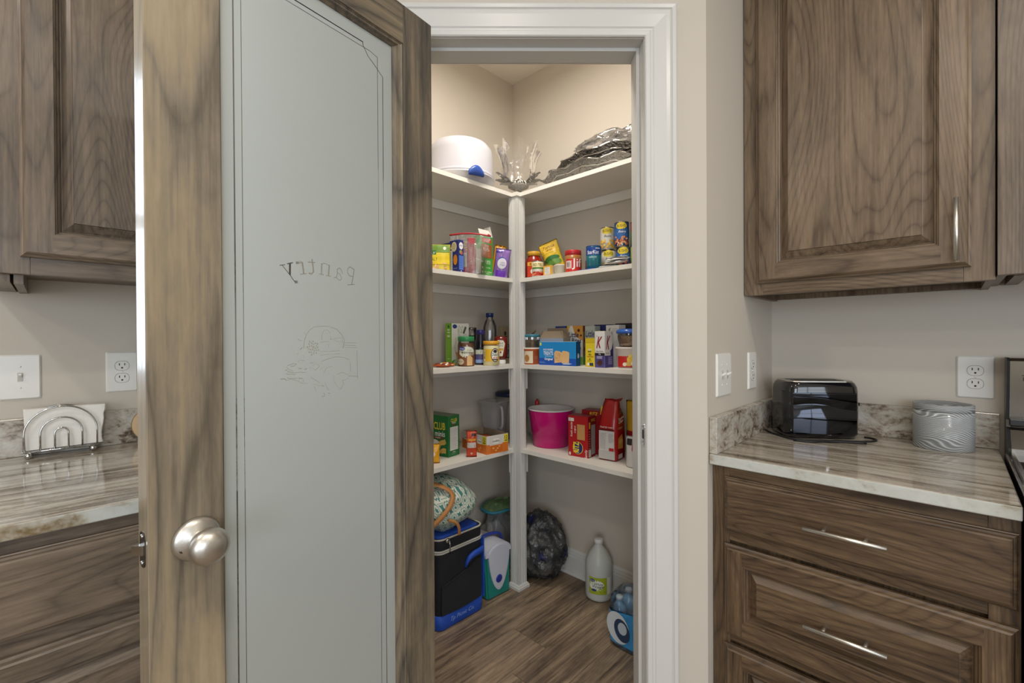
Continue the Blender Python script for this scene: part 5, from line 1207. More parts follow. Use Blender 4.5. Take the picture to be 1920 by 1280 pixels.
    # right side
    jar('nut_canister', 'orange snack tub low on the third shelf beside the post', 'canister', (-1.512, 1.690), z, [(0, .0), (.040, .0), (.042, .068), (.044, .070), (.044, .076), (0, .077)], ink('#b4562c'), [(0, .082), (.043, .082), (.0445, .080), (.0445, .0765)], mat('white_lid', '#d8d3ca', .4), art=lambda a: a.rect(-.045, .006, .004, .066, '#d3c6a8', 8).ell(-.028, .030, .014, .018, '#a8703c').lines(.012, .036, .026, .042, 3, '#d79a72', .0012), ar=.0418)
    jar('cookie_canister', 'clear canister with teal band stacked on the orange tub', 'canister', (-1.512, 1.692), z+.0825, [(0, 0), (.036, 0), (.038, .004), (.038, .052)], CLEARP, [(0, .066), (.0385, .066), (.0395, .064), (.0395, .054), (.038, .0525)], mat('teal_lid', '#3b7d90', .4), [(0, .003), (.036, .003), (.036, .038), (0, .038)], mat('brown_snack', '#7d6646', .7, mottle=.5, bscale=90))
    t = thing('twisted_wrapper', 'curled brown wrapper standing on the teal lid, third shelf', 'wrapper', (-1.500, 1.692, z+.1492))
    bm = NB(); tube(bm, [(-.014, 0, .003), (-.004, 0, .006), (.006, 0, .014), (.012, 0, .024)], [.0025, .004, .004, .0015], 8); build('wrap', bm, mat('brown_foil', '#5a4a3a', .4), t)
    def tF(a, w, h):
        a.rect(0, 0, w, h*.30, '#1c4fa8').rect(w*.02, h*.84, w*.07, h*.96, '#d8cf3a').text('RICE KRISPIES', w*.26, h*.66, .009, '#eef2f6', bold=.012, width=w*.27).text('TREATS', w*.26, h*.51, .017, '#eef2f6', bold=.012, width=w*.27).text('Original', w*.27, h*.25, .011, '#eef2f6', bold=.02).rect(w*.17, h*.375, w*.36, h*.395, '#cfe0ee')
        for cx in (.535, .735):
            a.poly([(w*(cx-.10), h*.10), (w*(cx+.09), h*.14), (w*(cx+.10), h*.54), (w*(cx+.04), h*.60), (w*(cx-.07), h*.62), (w*(cx-.11), h*.52)], '#dcb27c')
            for i in range(44): a.k = 12; a.ell(w*(cx+rnd.uniform(-.085, .08)), h*rnd.uniform(.16, .57), .0022, .0015, rnd.choice(['#e8c896', '#c9975c', '#d8a56a']), 6)
        a.lines(w*.02, w*.20, h*.08, h*.15, 3, '#7fa8d8', .001).lines(w*.66, w*.90, h*.05, h*.13, 3, '#dfe8f2', .0016)
    def tR(a, w, h): a.rect(0, 0, w, h, '#174a78').lines(w*.2, w*.8, h*.08, h*.9, 12, '#4f83ac', .002).ell(w*.5, h*.42, .007, .012, '#c4cdd4')
    carton('cereal_treat_box', 'wide blue box reading TREATS on the third shelf right', 'food box', (-1.228, 1.672), z, 3, .212, .036, .112, '#1f86c8', tF, tR, topcol='#bcd6e6')
    carton('open_carton', 'open brown carton behind the blue TREATS box', 'food box', (-1.332, 1.712), z, 3, .140, .060, .128, '#8a95a8', None, lambda a, w, h: a.rect(0, 0, w, h, '#94897a'), topcol='#8a7a66', open_=True, flaps=4)
    bm = None
    t = carton('handled_carton', 'navy carton with cut handle at the back, third shelf right', 'food box', (-1.385, 1.836), z, 4, .090, .050, .190, '#1d3f80', lambda a, w, h: a.ell(w*.45, h*.93, w*.22, h*.05, '#4a3a6a').rect(0, h*.7, w*.30, h*.84, '#2f63b0'), None, topcol='#2f2a5c')
    def lbF(a, w, h):
        a.rect(0, 0, w, h, '#d9d6ce').poly([(w*.55, h*.72), (w, h*.62), (w, h), (w*.35, h)], '#c58a3a').ell(w*.75, h*.88, .008, .008, '#4a2c18').ell(w*.9, h*.75, .006, .005, '#4a2c18').poly([(0, h*.78), (w*.2, h), (0, h)], '#d9a63a').text('Little', w*.42, h*.77, .026, '#1b2a55', shear=.15, bold=.02, width=w*.66).text('Bites', w*.60, h*.62, .024, '#1b2a55', shear=.15, bold=.02, width=w*.62).ell(w*.7, h*.42, w*.2, h*.07, '#7a5230').rect(0, 0, w, h*.2, '#6fa23a')
    def lbR(a, w, h): a.rect(0, 0, w, h, '#8c7448').ell(w*.5, h*.4, w*.3, h*.06, '#5a3418').ell(w*.5, h*.62, w*.3, h*.05, '#7b2a1c').rect(0, 0, w, h*.22, '#6fa23a').rect(0, h*.85, w, h, '#7a4426')
    carton('muffin_box', 'white and brown Little Bites box behind the blue TREATS box', 'food box', (-1.272, 1.786), z, 0, .092, .045, .188, '#d9d6ce', lbF, lbR, topcol='#a87434')
    def lb2(a, w, h): a.rect(0, 0, w, h, '#a9aca4').text('Little', w*.5, h*.80, .03, '#1b2a55', shear=.2, bold=.0155, width=w*.9).text('Bites', w*.5, h*.62, .03, '#1b2a55', shear=.2, bold=.0155, width=w*.9)
    carton('muffin_box', 'second Little Bites box standing sideways behind the yellow box', 'food box', (-1.205, 1.790), z, 0, .055, .045, .186, '#a9aca4', lb2, None, topcol='#7a4426')
    def yF(a, w, h):
        a.rect(0, h*.84, w, h, '#c9ae22').text('eat', w*.45, h*.60, .012, '#efe9c8').lines(w*.25, w*.70, h*.50, h*.56, 2, '#4a4a20', .002).lines(w*.30, w*.62, h*.40, h*.46, 2, '#4a4a20', .002).rect(w*.15, h*.345, w*.80, h*.365, '#b04a2a').ell(w*.45, h*.27, .003, .003, '#3a3a20').lines(w*.2, w*.75, h*.19, h*.24, 2, '#7a7a30', .0012).rect(w*.2, h*.05, w*.38, h*.14, '#dfe0da').ell(w*.52, h*.10, .0055, .006, '#23385c').ell(w*.70, h*.10, .0055, .006, '#23385c').rect(w*.44, h*.035, w*.82, h*.055, '#3a3a20')
    carton('baking_mix_box', 'narrow bright yellow box with side text, third shelf right', 'food box', (-1.127, 1.678), z, 0, .053, .052, .128, '#dcc42a', yF, lambda a, w, h: a.rect(0, 0, w, h, '#b9a21e'))
    def kF(a, w, h):
        a.rect(0, 0, w, h*.33, '#4b4684').rect(0, h*.33, w, h*.40, '#232127').text('K', w*.46, h*.69, .050, '#8e1a1f', shear=.45, bold=.02, width=w*.62).text('PROTEIN', w*.5, h*.44, .006, '#33302f', width=w*.74).lines(w*.1, w*.4, h*.84, h*.88, 2, '#8a8784', .0008).text('12g', w*.5, h*.365, .006, '#e8e6ea').lines(w*.2, w*.8, h*.24, h*.32, 3, '#cfcbe0', .0018, .1).poly([(w*.22, h*.12), (w*.5, h*.04), (w*.78, h*.10), (w*.74, h*.20), (w*.45, h*.215)], '#4e2c20')
    def kR(a, w, h):
        a.rect(0, 0, w, h*.33, '#3f3b7c').text('K', w*.40, h*.68, .060, '#8e1a1f', shear=.45, bold=.02, width=w*.52).poly([(w*.30, h*.36), (w, h*.33), (w, h*.70), (w*.86, h*.52)], '#3a2d70').rect(0, h*.33, w, h*.36, '#232127').rect(w*.02, h*.33, w*.66, h*.44, '#dcd9d3').text('PROTEIN', w*.35, h*.385, .0085, '#33302f', width=w*.46).lines(w*.4, w*.9, h*.08, h*.30, 6, '#b9b4d8', .002, .1).text('K', w*.85, h*.94, .01, '#8e1a1f')
    carton('protein_bar_box', 'white and purple K PROTEIN bar box in front, third shelf right', 'food box', (-1.068, 1.660), z, 0, .050, .066, .158, '#dcdad6', kF, kR, topcol='#b5a24a')
    carton('protein_bar_box', 'white K box standing behind the front PROTEIN box', 'food box', (-1.063, 1.768), z, -8, .075, .046, .186, '#d6d4d0', lambda a, w, h: a.text('K', w*.3, h*.88, .022, '#3a3638', shear=.45, width=w*.22).lines(w*.5, w*.9, h*.84, h*.93, 3, '#8a8784', .001), None)
    carton('cookie_box', 'navy and yellow box behind the yellow and white boxes', 'food box', (-1.150, 1.842), z, 0, .095, .045, .192, '#1a2458', lambda a, w, h: a.poly([(w*.08, h*.80), (w*.30, h*.96), (w*.16, h*.96)], '#b8434e').poly([(w*.4, h*.72), (w, h*.90), (w, h*.80), (w*.6, h*.70)], '#c9a93a'), None)
    carton('dark_box', 'long dark box lying along the back above the K boxes', 'food box', (-1.035, 1.862), z, 0, .105, .04, .196, '#2a2730', None, lambda a, w, h: a.rect(0, h*.8, w, h, '#22202a'))
    # tub with bowl on top
    def tb(a): a.rect(-.050, .004, .050, .070, '#b3231f', 12).rect(-.036, .052, -.026, .066, '#e0b8b0', 2).rect(-.020, .056, -.004, .068, '#cf5a52', 3).ell(.008, .036, .012, .016, '#ddb63a').ell(.010, .052, .007, .007, '#e4c95a').ell(.004, .018, .018, .009, '#c9a24a').ell(-.014, .016, .008, .008, '#e2d4c0').ell(.020, .020, .009, .009, '#e2d4c0')
    jar('snack_tub', 'red and white snack tub under the blue lidded bowl', 'tub', (-1.004, 1.742), z, [(0, 0), (.043, 0), (.050, .078), (.053, .080), (.053, .088), (.050, .0885), (0, .0885)], ink('#d3c9c2'), art=tb, ar=.0470)
    jar('food_bowl', 'clear round container of snack mix with blue lid on the red tub', 'container', (-.999, 1.744), z+.0890, [(0, 0), (.030, .0), (.042, .012), (.049, .040), (.0495, .056)], CLEARP, [(0, .078), (.040, .078), (.052, .073), (.0555, .066), (.0555, .059), (.050, .057)], mat('blue_lid', '#2e5fb4', .22, coat=.4), [(0, .002), (.028, .002), (.040, .013), (.0465, .038), (.0465, .048), (0, .049)], mat('snack_mix', '#b08d6a', .6, mottle=.55, bscale=70))
shelf3()

# ------------------------------------------------------------ lowest shelf
def shelf4():
    z = ZS[4]
    pouch('snack_bag', 'small golden yellow bag at the left end of the lowest shelf', 'snack bag', (-1.636, 1.172), z, 50, .060, .085, .030, '#dfa11e', lambda a, w, h: a.ell(-w*.1, h*.5, w*.25, h*.2, '#d9d7dc').text('o', -w*.1, h*.5, .016, '#2c2a6a', bold=.04), mode='pillow', seed=41, rough=.2)
    def cF(a, w, h):
        a.text('CLUB', w*.68, h*.74, .034, '#dcc83a', bold=.0155, width=w*.42).text('minis', w*.70, h*.55, .026, '#e8e8e2', bold=.01, width=w*.36).rect(w*.45, h*.43, w*.80, h*.47, '#8e2a2c').text('Original', w*.62, h*.45, .007, '#eadfca').ell(w*.50, h*.26, w*.22, h*.14, '#dcd8ce').ell(w*.45, h*.12, w*.3, h*.1, '#c9a24c')
        for u, v, r in ((.86, .36, .5), (.78, .34, .2), (.87, .15, -.1), (.70, .30, .8), (.80, .14, .3)):
            a.poly([(w*u+.012*math.cos(r+q)*(1.0), h*v+.016*math.sin(r+q)) for q in (.8, 2.3, 3.9, 5.5)], '#d3ac5a'); a.ell(w*u, h*v, .002, .002, '#8a6428')
        a.lines(w*.3, w*.6, h*.03, h*.06, 1, '#dfe4d4', .0012)
    def cR(a, w, h): a.text('CLUB', w*.5, h*.88, .016, '#dcc83a', bold=.015, width=w*.55).text('minis', w*.5, h*.82, .009, '#e8e8e2').rect(w*.36, h*.76, w*.64, h*.78, '#8e2a2c').rect(w*.14, h*.15, w*.86, h*.72, '#d6d8d2').lines(w*.18, w*.84, h*.17, h*.70, 22, '#575b55', .0008).text('best', w*.5, h*.11, .008, '#dfe4d4').lines(w*.25, w*.8, h*.04, h*.08, 2, '#7fb08a', .001)
    carton('cracker_box', 'green CLUB minis cracker box on the lowest shelf left', 'food box', (-1.659, 1.275), z, 11, .17, .078, .190, '#1f6a34', cF, cR, topcol='#5f6f52')
    pouch('snack_packet', 'red orange foil packet with white label beside the green box', 'snack bag', (-1.592, 1.357), z, 50, .048, .122, .020, '#c4472a', lambda a, w, h: a.rect(-w*.44, h*.62, w*.40, h*.70, '#d9962e', 3).rect(0, h*.80, w*.42, h*.90, '#3a1a14', 3).rect(-w*.40, h*.36, w*.42, h*.56, '#cfc9c2', 4).lines(-w*.36, w*.38, h*.38, h*.54, 4, '#77706a', .001).ell(0, h*.15, .005, .005, '#e6b6a0'), mode='pillow', seed=42, rough=.25)
    def gfx(u0, w, h, a):
        a.rect(u0, 0, u0+w, h*.55, '#d9701f').rect(u0+w*.40, h*.05, u0+w*.90, h*.96, '#d6d3cc')
    def gF(a, w, h):
        a.rect(0, 0, w, h*.56, '#d97526')
        for c in (.18, .48, .74): a.poly([(w*(c-.11), h*.06), (w*(c+.11), h*.06), (w*(c+.10), h*.90), (w*(c-.10), h*.94)], '#d2cdc4').poly([(w*(c-.11), h*.06), (w*(c+.11), h*.06), (w*(c+.11), h*.50), (w*(c-.11), h*.50)], '#cf6a22').ell(w*c, h*.64, w*.085, h*.13, '#e8e4da').text('Goldfish', w*c, h*.64, .007, '#2a211c', bold=.015, width=w*.15).ell(w*(c-.03), h*.24, .005, .003, '#e6b060').ell(w*(c+.04), h*.30, .005, .003, '#e6b060').ell(w*c, h*.16, .005, .003, '#e6b060')
        a.rect(w*.86, h*.52, w*.995, h*.98, '#e2cf2c').text('12', w*.93, h*.80, .016, '#2a2a1c', bold=.015).rect(w*.88, h*.58, w*.98, h*.66, '#7a7422')
    def gR(a, w, h):
        a.rect(0, 0, w, h*.52, '#d97526').poly([(w*.16, h*.05), (w*.72, h*.08), (w*.70, h*.93), (w*.12, h*.97)], '#d2cdc4').poly([(w*.16, h*.05), (w*.72, h*.08), (w*.71, h*.46), (w*.15, h*.46)], '#cf6a22').ell(w*.42, h*.68, w*.20, h*.15, '#e8e4da').text('Goldfish', w*.42, h*.68, .010, '#2a211c', bold=.015, width=w*.35).rect(w*.80, h*.52, w*.99, h*.98, '#e2cf2c').text('12', w*.895, h*.80, .016, '#2a2a1c', bold=.015).rect(w*.83, h*.58, w*.96, h*.66, '#7a7422')
        for u, v in ((.3, .30), (.5, .26), (.42, .16), (.58, .36)): a.ell(w*u, h*v, .006, .004, '#e6b060')
    carton('open_carton', 'open orange and white cracker carton on the lowest shelf left', 'food box', (-1.567, 1.428), z, -6, .205, .130, .086, '#d6d3cc', gF, gR, open_=True, topcol='#9a8c78')
    # two packs inside the carton
    pouch('snack_packet', 'orange packet lying inside the open orange carton', 'snack bag', (-1.665, 1.490), z+.004, 20, .08, .070, .02, '#b5522a', mode='pillow', seed=43)
    # pitcher
    t = thing('pitcher', 'clear square plastic pitcher behind the open orange carton', 'pitcher', (-1.745, 1.645, z+.0004), R(8))
    def sq(s, zz, r=.018): return [(x, y, zz) for x, y in rrect(2*s, 2*s, r, 4)]
    frost = milky('frosted_pitcher', '#b9b6b6', .38, .35)
    bm = NB(); loft(bm, [sq(.040, .001), sq(.043, .004), sq(.052, .150), sq(.058, .208), sq(.066, .214), sq(.066, .218), sq(.060, .216)], cap1=False); build('body', bm, frost, t)
    bm = NB(); tube(bm, smooth_path([(.050, -.02, .190), (.074, -.03, .188), (.082, -.033, .150), (.076, -.030, .090), (.048, -.018, .078)], 5), .0075, 8); build('handle', bm, milky('frosted_handle', '#b4b1b6', .75, .35), t)
    t = thing('storage_canister', 'tall clear canister with navy lid in the corner of the lowest shelf', 'canister', (-1.770, 1.790, z+.0004))
    bm = NB(); lathe(bm, [(0, .001), (.070, .001), (.074, .006), (.076, .225), (.074, .228)], 40); build('body', bm, milky('frosted_canister', '#a39c94', .55, .35), t)
    bm = NB(); lathe(bm, [(.0745, .2285), (.080, .229), (.080, .246), (.072, .252), (0, .254)], 40); build('lid', bm, mat('navy_lid', '#1c2747', .35), t)
    # pink bucket
    t = thing('bucket', 'bright pink plastic bucket with white inside on the lowest shelf', 'bucket', (-1.480, 1.796, z+.0004))
    bm = NB(); lathe(bm, [(0, 0), (.087, 0), (.091, .003), (.098, .062), (.0995, .0625), (.1125, .176), (.113, .182)], 64); build('shell', bm, mat('magenta_plastic', '#c2106e', .22), t)
    bm = NB(); lathe(bm, [(.1125, .1822), (.1165, .183), (.118, .187), (.116, .190), (.1105, .188), (.095, .050), (.087, .008), (0, .007)], 64); build('lining', bm, mat('white_lining', '#d3cdca', .3), t)
    t = thing('sauce_bottle', 'red squeeze bottle tip showing above the pink bucket', 'bottle', (-1.616, 1.845, z+.0004))
    bm = NB(); lathe(bm, [(0, 0), (.017, 0), (.019, .004), (.019, .150), (.016, .168), (.010, .175)], 24); build('body', bm, mat('red_bottle', '#8f1a1c', .3), t)
    bm = NB(); lathe(bm, [(.0105, .1752), (.0125, .190), (.0115, .205), (.005, .216), (0, .222)], 24); build('nozzle', bm, mat('red_nozzle', '#a32426', .35), t)
    # crackers
    def rF(a, w, h):
        a.rect(w*.02, h*.86, w*.30, h*.94, '#dad6cd').bars(w*.04, h*.87, w*.16, h*.93, 5).text('fresh stacks', w*.17, h*.66, .011, '#e9e4da', rot=R(90), width=h*.36).text('original', w*.36, h*.66, .008, '#e9e4da', rot=R(90))
        a.rect(w*.46, h*.42, w*.86, h*.80, '#a86a34')
        for i in range(17): a.k = 8; a.rect(w*.47, h*(.43+.0215*i), w*.85, h*(.443+.0215*i), '#d3a468')
        a.ell(w*.50, h*.22, w*.26, h*.155, '#e6c23a').ell(w*.50, h*.22, w*.235, h*.145, '#23306a').text('RITZ', w*.42, h*.235, .028, '#e6c92e', rot=R(90), bold=.04, width=h*.26).text('family', w*.92, h*.10, .012, '#e9e4da', rot=R(90)).ell(w*.1, h*.06, .005, .008, '#d8d2c6')
    def rR(a, w, h): a.rect(0, 0, w, h, '#7d1519').rect(w*.10, h*.70, w*.30, h*.86, '#d9a83a').lines(w*.08, w*.34, h*.20, h*.66, 8, '#cfa79a', .002).rect(w*.42, h*.06, w*.95, h*.78, '#aaa6a0').lines(w*.46, w*.92, h*.08, h*.76, 22, '#4a4542', .001).rect(w*.05, h*.02, w*.36, h*.20, '#cfcac2').text('RITZ', w*.68, h*.90, .012, '#d9c93a')
    carton('cracker_box', 'red fresh stacks cracker box on the lowest shelf right', 'food box', (-1.184, 1.700), z, 6, .104, .070, .188, '#a8181f', rF, rR, topcol='#8f1a20')
    carton('cracker_box', 'taller dark red cracker box standing behind the fresh stacks box', 'food box', (-1.168, 1.788), z, 6, .105, .070, .205, '#861419', lambda a, w, h: a.text('RITZ', w*.6, h*.93, .014, '#d9c93a', shear=.3), lambda a, w, h: a.rect(0, 0, w, h, '#5f1216').ell(w*.5, h*.7, w*.3, h*.1, '#c99a3a').ell(w*.5, h*.35, w*.3, h*.1, '#c99a3a').ell(w*.5, h*.12, w*.3, h*.08, '#c99a3a'), topcol='#7c1a1e')
    # big red chip bag, gusseted
    t = thing('chip_bag', 'tall red bag of toasted chips folded at the top, lowest shelf right', 'snack bag', (-1.062, 1.738, z+.0006), R(6))
    def ring(w, d, zz, dx=0, dy=0, k=0):
        P = [(-w, 0), (-w*.66, -.004*k), (-w*.33, .003*k), (0, 0), (0, d*.33), (-.004*k, d*.66), (0, d), (-w*.5, d), (-w, d), (-w+.006*k, d*.5)]
        return [(x+dx, y+dy, zz+.006*math.sin(i*1.7+zz*30)*(.3 if zz < .05 else 1)*k*.3) for i, (x, y) in enumerate(P)]
    secs = [ring(.084, .088, .002), ring(.088, .090, .05, 0, 0, 1), ring(.090, .088, .11, .001, .0, 1), ring(.087, .080, .16, 0, .004, 1.5), ring(.080, .060, .205, .0, .012, 2.5), ring(.070, .026, .240, -.004, .024, 3), ring(.066, .004, .268, .0, .032, 3)]
    bm = NB(); loft(bm, secs, smooth=True); build('bag', bm, ink('#a51c1e', .22), t)
    def bf(u, v, o):
        dd = 0 if v < .16 else (.004+(v-.16)*.34 if v > .16 else 0)
        return Vector((-.086+u, dd-o*2-.0045, v))
    a = Art(bf); a.rect(.004, .006, .082, .044, '#b9b6b2', 3).rect(.006, .044, .080, .132, '#c9c6c2', 3).lines(.010, .046, .050, .122, 16, '#5a5552', .001).lines(.052, .078, .080, .122, 9, '#5a5552', .001).rect(.054, .044, .078, .058, '#a8282a').rect(.008, .134, .080, .140, '#5f1a1a').text('TOASTED CHIPS', .042, .148, .007, '#e6d8cc', width=.062).rect(.004, .200, .012, .236, '#d9b42c'); a.done(t, 'printed_front')
    a = Art(lambda u, v, o: Vector((.0035+o*2, u+max(0, (v-.16)*.25), v)))
    a.poly([(.010, .055), (.060, .050), (.062, .085), (.052, .116), (.030, .108), (.012, .100)], '#c98f3c').ell(.036, .085, .018, .012, '#dcae62').text('Toasted', .034, .188, .012, '#e9e4da', rot=R(12), bold=.015).text('Chips', .036, .172, .013, '#e9e4da', rot=R(12), bold=.015).rect(.014, .206, .030, .226, '#4a3a28').lines(.010, .06, .140, .150, 2, '#e0c0a0', .001).rect(.012, .010, .052, .030, '#d0c6bd', 2); a.done(t, 'printed_side')
    bm = NB(); V = vadd(bm, [(-.070, .033, .262), (.008, .032, .264), (.024, .020, .282), (-.010, .028, .272), (-.068, .030, .268)]); face(bm, V); face(bm, vadd(bm, [(v.co.x, v.co.y+.001, v.co.z) for v in V][::-1])); build('top_fold', bm, ink('#7a1517', .3), t)
    pouch('snack_bag', 'yellow and red bag behind the tall red chip bag', 'snack bag', (-1.010, 1.850), z, 0, .13, .262, .05, '#cfa42c', mode='stand', seed=44, bands=[(.0, .5, '#9e2222')])
    pouch('snack_bag', 'white and red crinkled bag half hidden by the door jamb', 'snack bag', (-.960, 1.722), z, 10, .080, .130, .050, '#c2bfbb', lambda a, w, h: a.rect(-w*.1, h*.55, w*.45, h*.85, '#a8262b', 4).rect(-w*.42, h*.72, -w*.12, h*.92, '#2a2426', 3).lines(-w*.4, w*.4, h*.1, h*.45, 6, '#8a8784', .001), mode='stand', seed=45, rough=.2)
shelf4()

# ------------------------------------------------------------ things on the pantry floor
def floor_things():
    blk = mat('black_fabric', '#1b1c21', .75, bump=.5, bscale=400); blu = mat('blue_fabric', '#2350b8', .55, bump=.4, bscale=300); pipe = mat('grey_piping', '#b8b6ae', .4)
    # soft cooler
    t = thing('cooler_bag', 'black and blue soft cooler bag standing on the pantry floor', 'bag', (-1.700, 1.262, .0006), R(0))
    # local footprint: x -.13...15, y -.135...127 ; near edge is +x
    def fp(sx, sy, zz, r=.035, dx=0): return [(x+dx, y, zz) for x, y in rrect(2*sx, 2*sy, r, 6)]
    bm = NB(); loft(bm, [fp(.145, .126, .03), fp(.150, .130, .06), fp(.152, .131, .20), fp(.148, .130, .310), fp(.146, .130, .325)]); b = build('body', bm, blk, t)
    bm = NB(); loft(bm, [fp(.146, .130, .332), fp(.148, .131, .340), fp(.148, .131, .374), fp(.143, .127, .386)]); lid = build('lid', bm, blk, t)
    bm = NB(); loft(bm, [fp(.147, .128, 0), fp(.152, .132, .004), fp(.1535, .1335, .062), fp(.150, .1305, .064)]); build('base_skirt', bm, blu, t)
    bm = NB()
    for zz, k in ((.327, 1.0), (.336, 1.004), (.385, .99)): tube(bm, [(x*k, y*k, z_) for x, y, z_ in fp(.1475, .1315, zz)], .0042, 6, closed=True)
    build('piping', bm, pipe, t)
    bm = NB(); loft(bm, [fp(.138, .122, .3865), fp(.120, .105, .392)]); build('lid_panel', bm, blu, lid)
    bm = NB()       # mesh pocket on the front (+x) with curved top edge
    n = 16; g = []
    for j in range(7):
        row = []
        for i in range(n+1):
            y = -.115+.225*i/n; top = .190+.055*(i/n)**2+.012*math.sin(i/n*3); zz = .068+(top-.068)*j/6
            row.append(bm.verts.new((.1545+.010*math.sin(i/n*math.pi)*math.sin(min(1, (7-j)/6)*1.5), y, zz)))
        g.append(row)
    for A, B in zip(g, g[1:]):
        for i in range(n): f = face(bm, [A[i], A[i+1], B[i+1], B[i]]); f.smooth = True
    tube(bm, [v.co for v in g[-1]], .0028, 6); pk = build('mesh_pocket', bm, mat('black_mesh', '#232529', .85, bump=.8, bscale=500), t)
    bm = NB(); P = smooth_path([(.156, .015, .242), (.164, .024, .266), (.170, .050, .282), (.170, .085, .286), (.158, .118, .284)], 5)
    secs = [[(p.x+a, p.y, p.z+c) for a, c in ((-.004, -.013), (.006, -.012), (.008, 0), (.006, .013), (-.004, .013))] for p in P]; loft(bm, secs); build('carry_handle', bm, blu, t)
    bm = NB(); box(bm, .100, .146, .1310, .137, .05, .325, .002); build('side_stripe', bm, blu, t)
    a = Art(fR(.1538, -.10, 0)); a.text('Tp Picnic Co.', .10, .034, .018, '#8fb0e8', shear=.3); a.k = 0; a.done(t, 'printed_artwork')
    bm = NB(); tube(bm, [(.150, -.070, .383), (.156, -.070, .355), (.154, -.068, .320)], .003, 6); lathe(bm, [(0, 0), (.010, 0), (.012, .004), (.006, .008), (0, .008)], 14, (.150, -.080, .378), 'x'); build('zip_pull', bm, CHROME, t)
    # patterned tote
    t = thing('quilted_tote', 'teal and white floral quilted tote lying on the cooler bag', 'bag', (-1.672, 1.242, .3925))
    m, nt, b_ = newmat('floral_quilt'); N = nt.nodes; L = nt.links
    tc = N.new('ShaderNodeTexCoord'); mp = N.new('ShaderNodeMapping'); mp.inputs['Rotation'].default_value = (0, 0, .3); mp.inputs['Scale'].default_value = (27, 27, 27); L.new(tc.outputs['UV'], mp.inputs[0])
    fr = N.new('ShaderNodeVectorMath'); fr.operation = 'FRACTION'; L.new(mp.outputs[0], fr.inputs[0])
    sb = N.new('ShaderNodeVectorMath'); sb.operation = 'SUBTRACT'; sb.inputs[1].default_value = (.5, .5, 0); L.new(fr.outputs[0], sb.inputs[0])
    sx = N.new('ShaderNodeSeparateXYZ'); L.new(sb.outputs[0], sx.inputs[0])
    ax, ay = mathn(nt, 'ABSOLUTE', sx.outputs[0]), mathn(nt, 'ABSOLUTE', sx.outputs[1])
    dm = mathn(nt, 'ADD', ax, ay)
    rad = mathn(nt, 'SQRT', mathn(nt, 'ADD', mathn(nt, 'MULTIPLY', ax, ax), mathn(nt, 'MULTIPLY', ay, ay)))
    an = mathn(nt, 'ARCTAN2', sx.outputs[1], sx.outputs[0])
    pet = mathn(nt, 'MULTIPLY', mathn(nt, 'COSINE', mathn(nt, 'MULTIPLY', an, 8)), .05)
    q1 = mathn(nt, 'LESS_THAN', mathn(nt, 'ADD', rad, pet), .15)
    q2 = mathn(nt, 'LESS_THAN', mathn(nt, 'ABSOLUTE', mathn(nt, 'SUBTRACT', mathn(nt, 'ADD', dm, mathn(nt, 'MULTIPLY', pet, .6)), .40)), .035)
    q3 = mathn(nt, 'GREATER_THAN', mathn(nt, 'SUBTRACT', dm, mathn(nt, 'MULTIPLY', pet, .8)), .72)
    q4 = mathn(nt, 'LESS_THAN', mathn(nt, 'ABSOLUTE', mathn(nt, 'SUBTRACT', dm, .56)), .018)
    msk = mathn(nt, 'MINIMUM', mathn(nt, 'ADD', mathn(nt, 'ADD', q1, q2), mathn(nt, 'ADD', q3, q4)), 1)
    mx = N.new('ShaderNodeMix'); mx.data_type = 'RGBA'; mx.inputs[6].default_value = lin('#cfd3c4'); mx.inputs[7].default_value = lin('#3f7b78'); L.new(msk, mx.inputs[0])
    L.new(mx.outputs[2], b_.inputs['Base Color']); b_.inputs['Roughness'].default_value = .8
    tm = bmesh.new(); bmesh.ops.create_icosphere(tm, subdivisions=5, radius=1); uvl = tm.loops.layers.uv.new('UVMap')
    for v in tm.verts:
        d = v.co.normalized(); k = 1+.10*noise.noise(d*1.8+Vector((4, 0, 0)))+.03*noise.noise(d*6)
        x, y, zz = d.x*.150*k, d.y*.175*k, d.z*.112*k
        prof = 1.0 if y < 0 else 1-.35*(y/.175)**2        # slopes down to the far end
        zz = (zz+.112)*prof
        if zz < .012: zz = .002
        v.co = Vector((x, y, zz))
    for f in tm.faces:
        f.smooth = True
        for l in f.loops: l[uvl].uv = (l.vert.co.y*1.0, l.vert.co.z*1.0+l.vert.co.x*.7)
    build('tote_body', tm, m, t)
    lth = mat('tan_leather', '#b07a45', .5, mottle=.15, bscale=30)
    def strap(P, w=.012, name='strap'):
        bm = NB(); Q = smooth_path(P, 6); secs = []
        for i, p in enumerate(Q):
            tn = (Q[min(i+1, len(Q)-1)]-Q[max(i-1, 0)]).normalized(); nrm = Vector((p.x, p.y*.8, p.z-.05)).normalized(); s = tn.cross(nrm).normalized()
            secs.append([p-s*w, p+s*w, p+s*w+nrm*.003, p-s*w+nrm*.003])
        loft(bm, secs, smooth=True); build(name, bm, lth, t)
    strap([(.136, -.150, .075), (.150, -.105, .110), (.150, -.060, .150), (.130, -.040, .185), (.100, -.070, .214), (.07, -.11, .228)], .010)
    strap([(.148, -.075, .085), (.160, -.045, .070), (.163, -.030, .045), (.160, -.026, .012)], .0065)
    # hard cooler teal/white
    t = thing('hard_cooler', 'teal and white hard cooler beside the black cooler bag', 'cooler', (-1.600, 1.508, .0006), R(-3))
    # front looks to +x ; local x depth, y width
    teal = mat('teal_plastic', '#1f7f76', .35); wht = mat('cooler_white', '#c3c6d2', .35)
    def tr(w0, w1, x0, x1, z0, z1): return [[(x0, -w0, z0), (x1, -w0, z0), (x1, w0, z0), (x0, w0, z0)], [(x0+.004, -w1, z1), (x1-.004, -w1, z1), (x1-.004, w1, z1), (x0+.004, w1, z1)]]
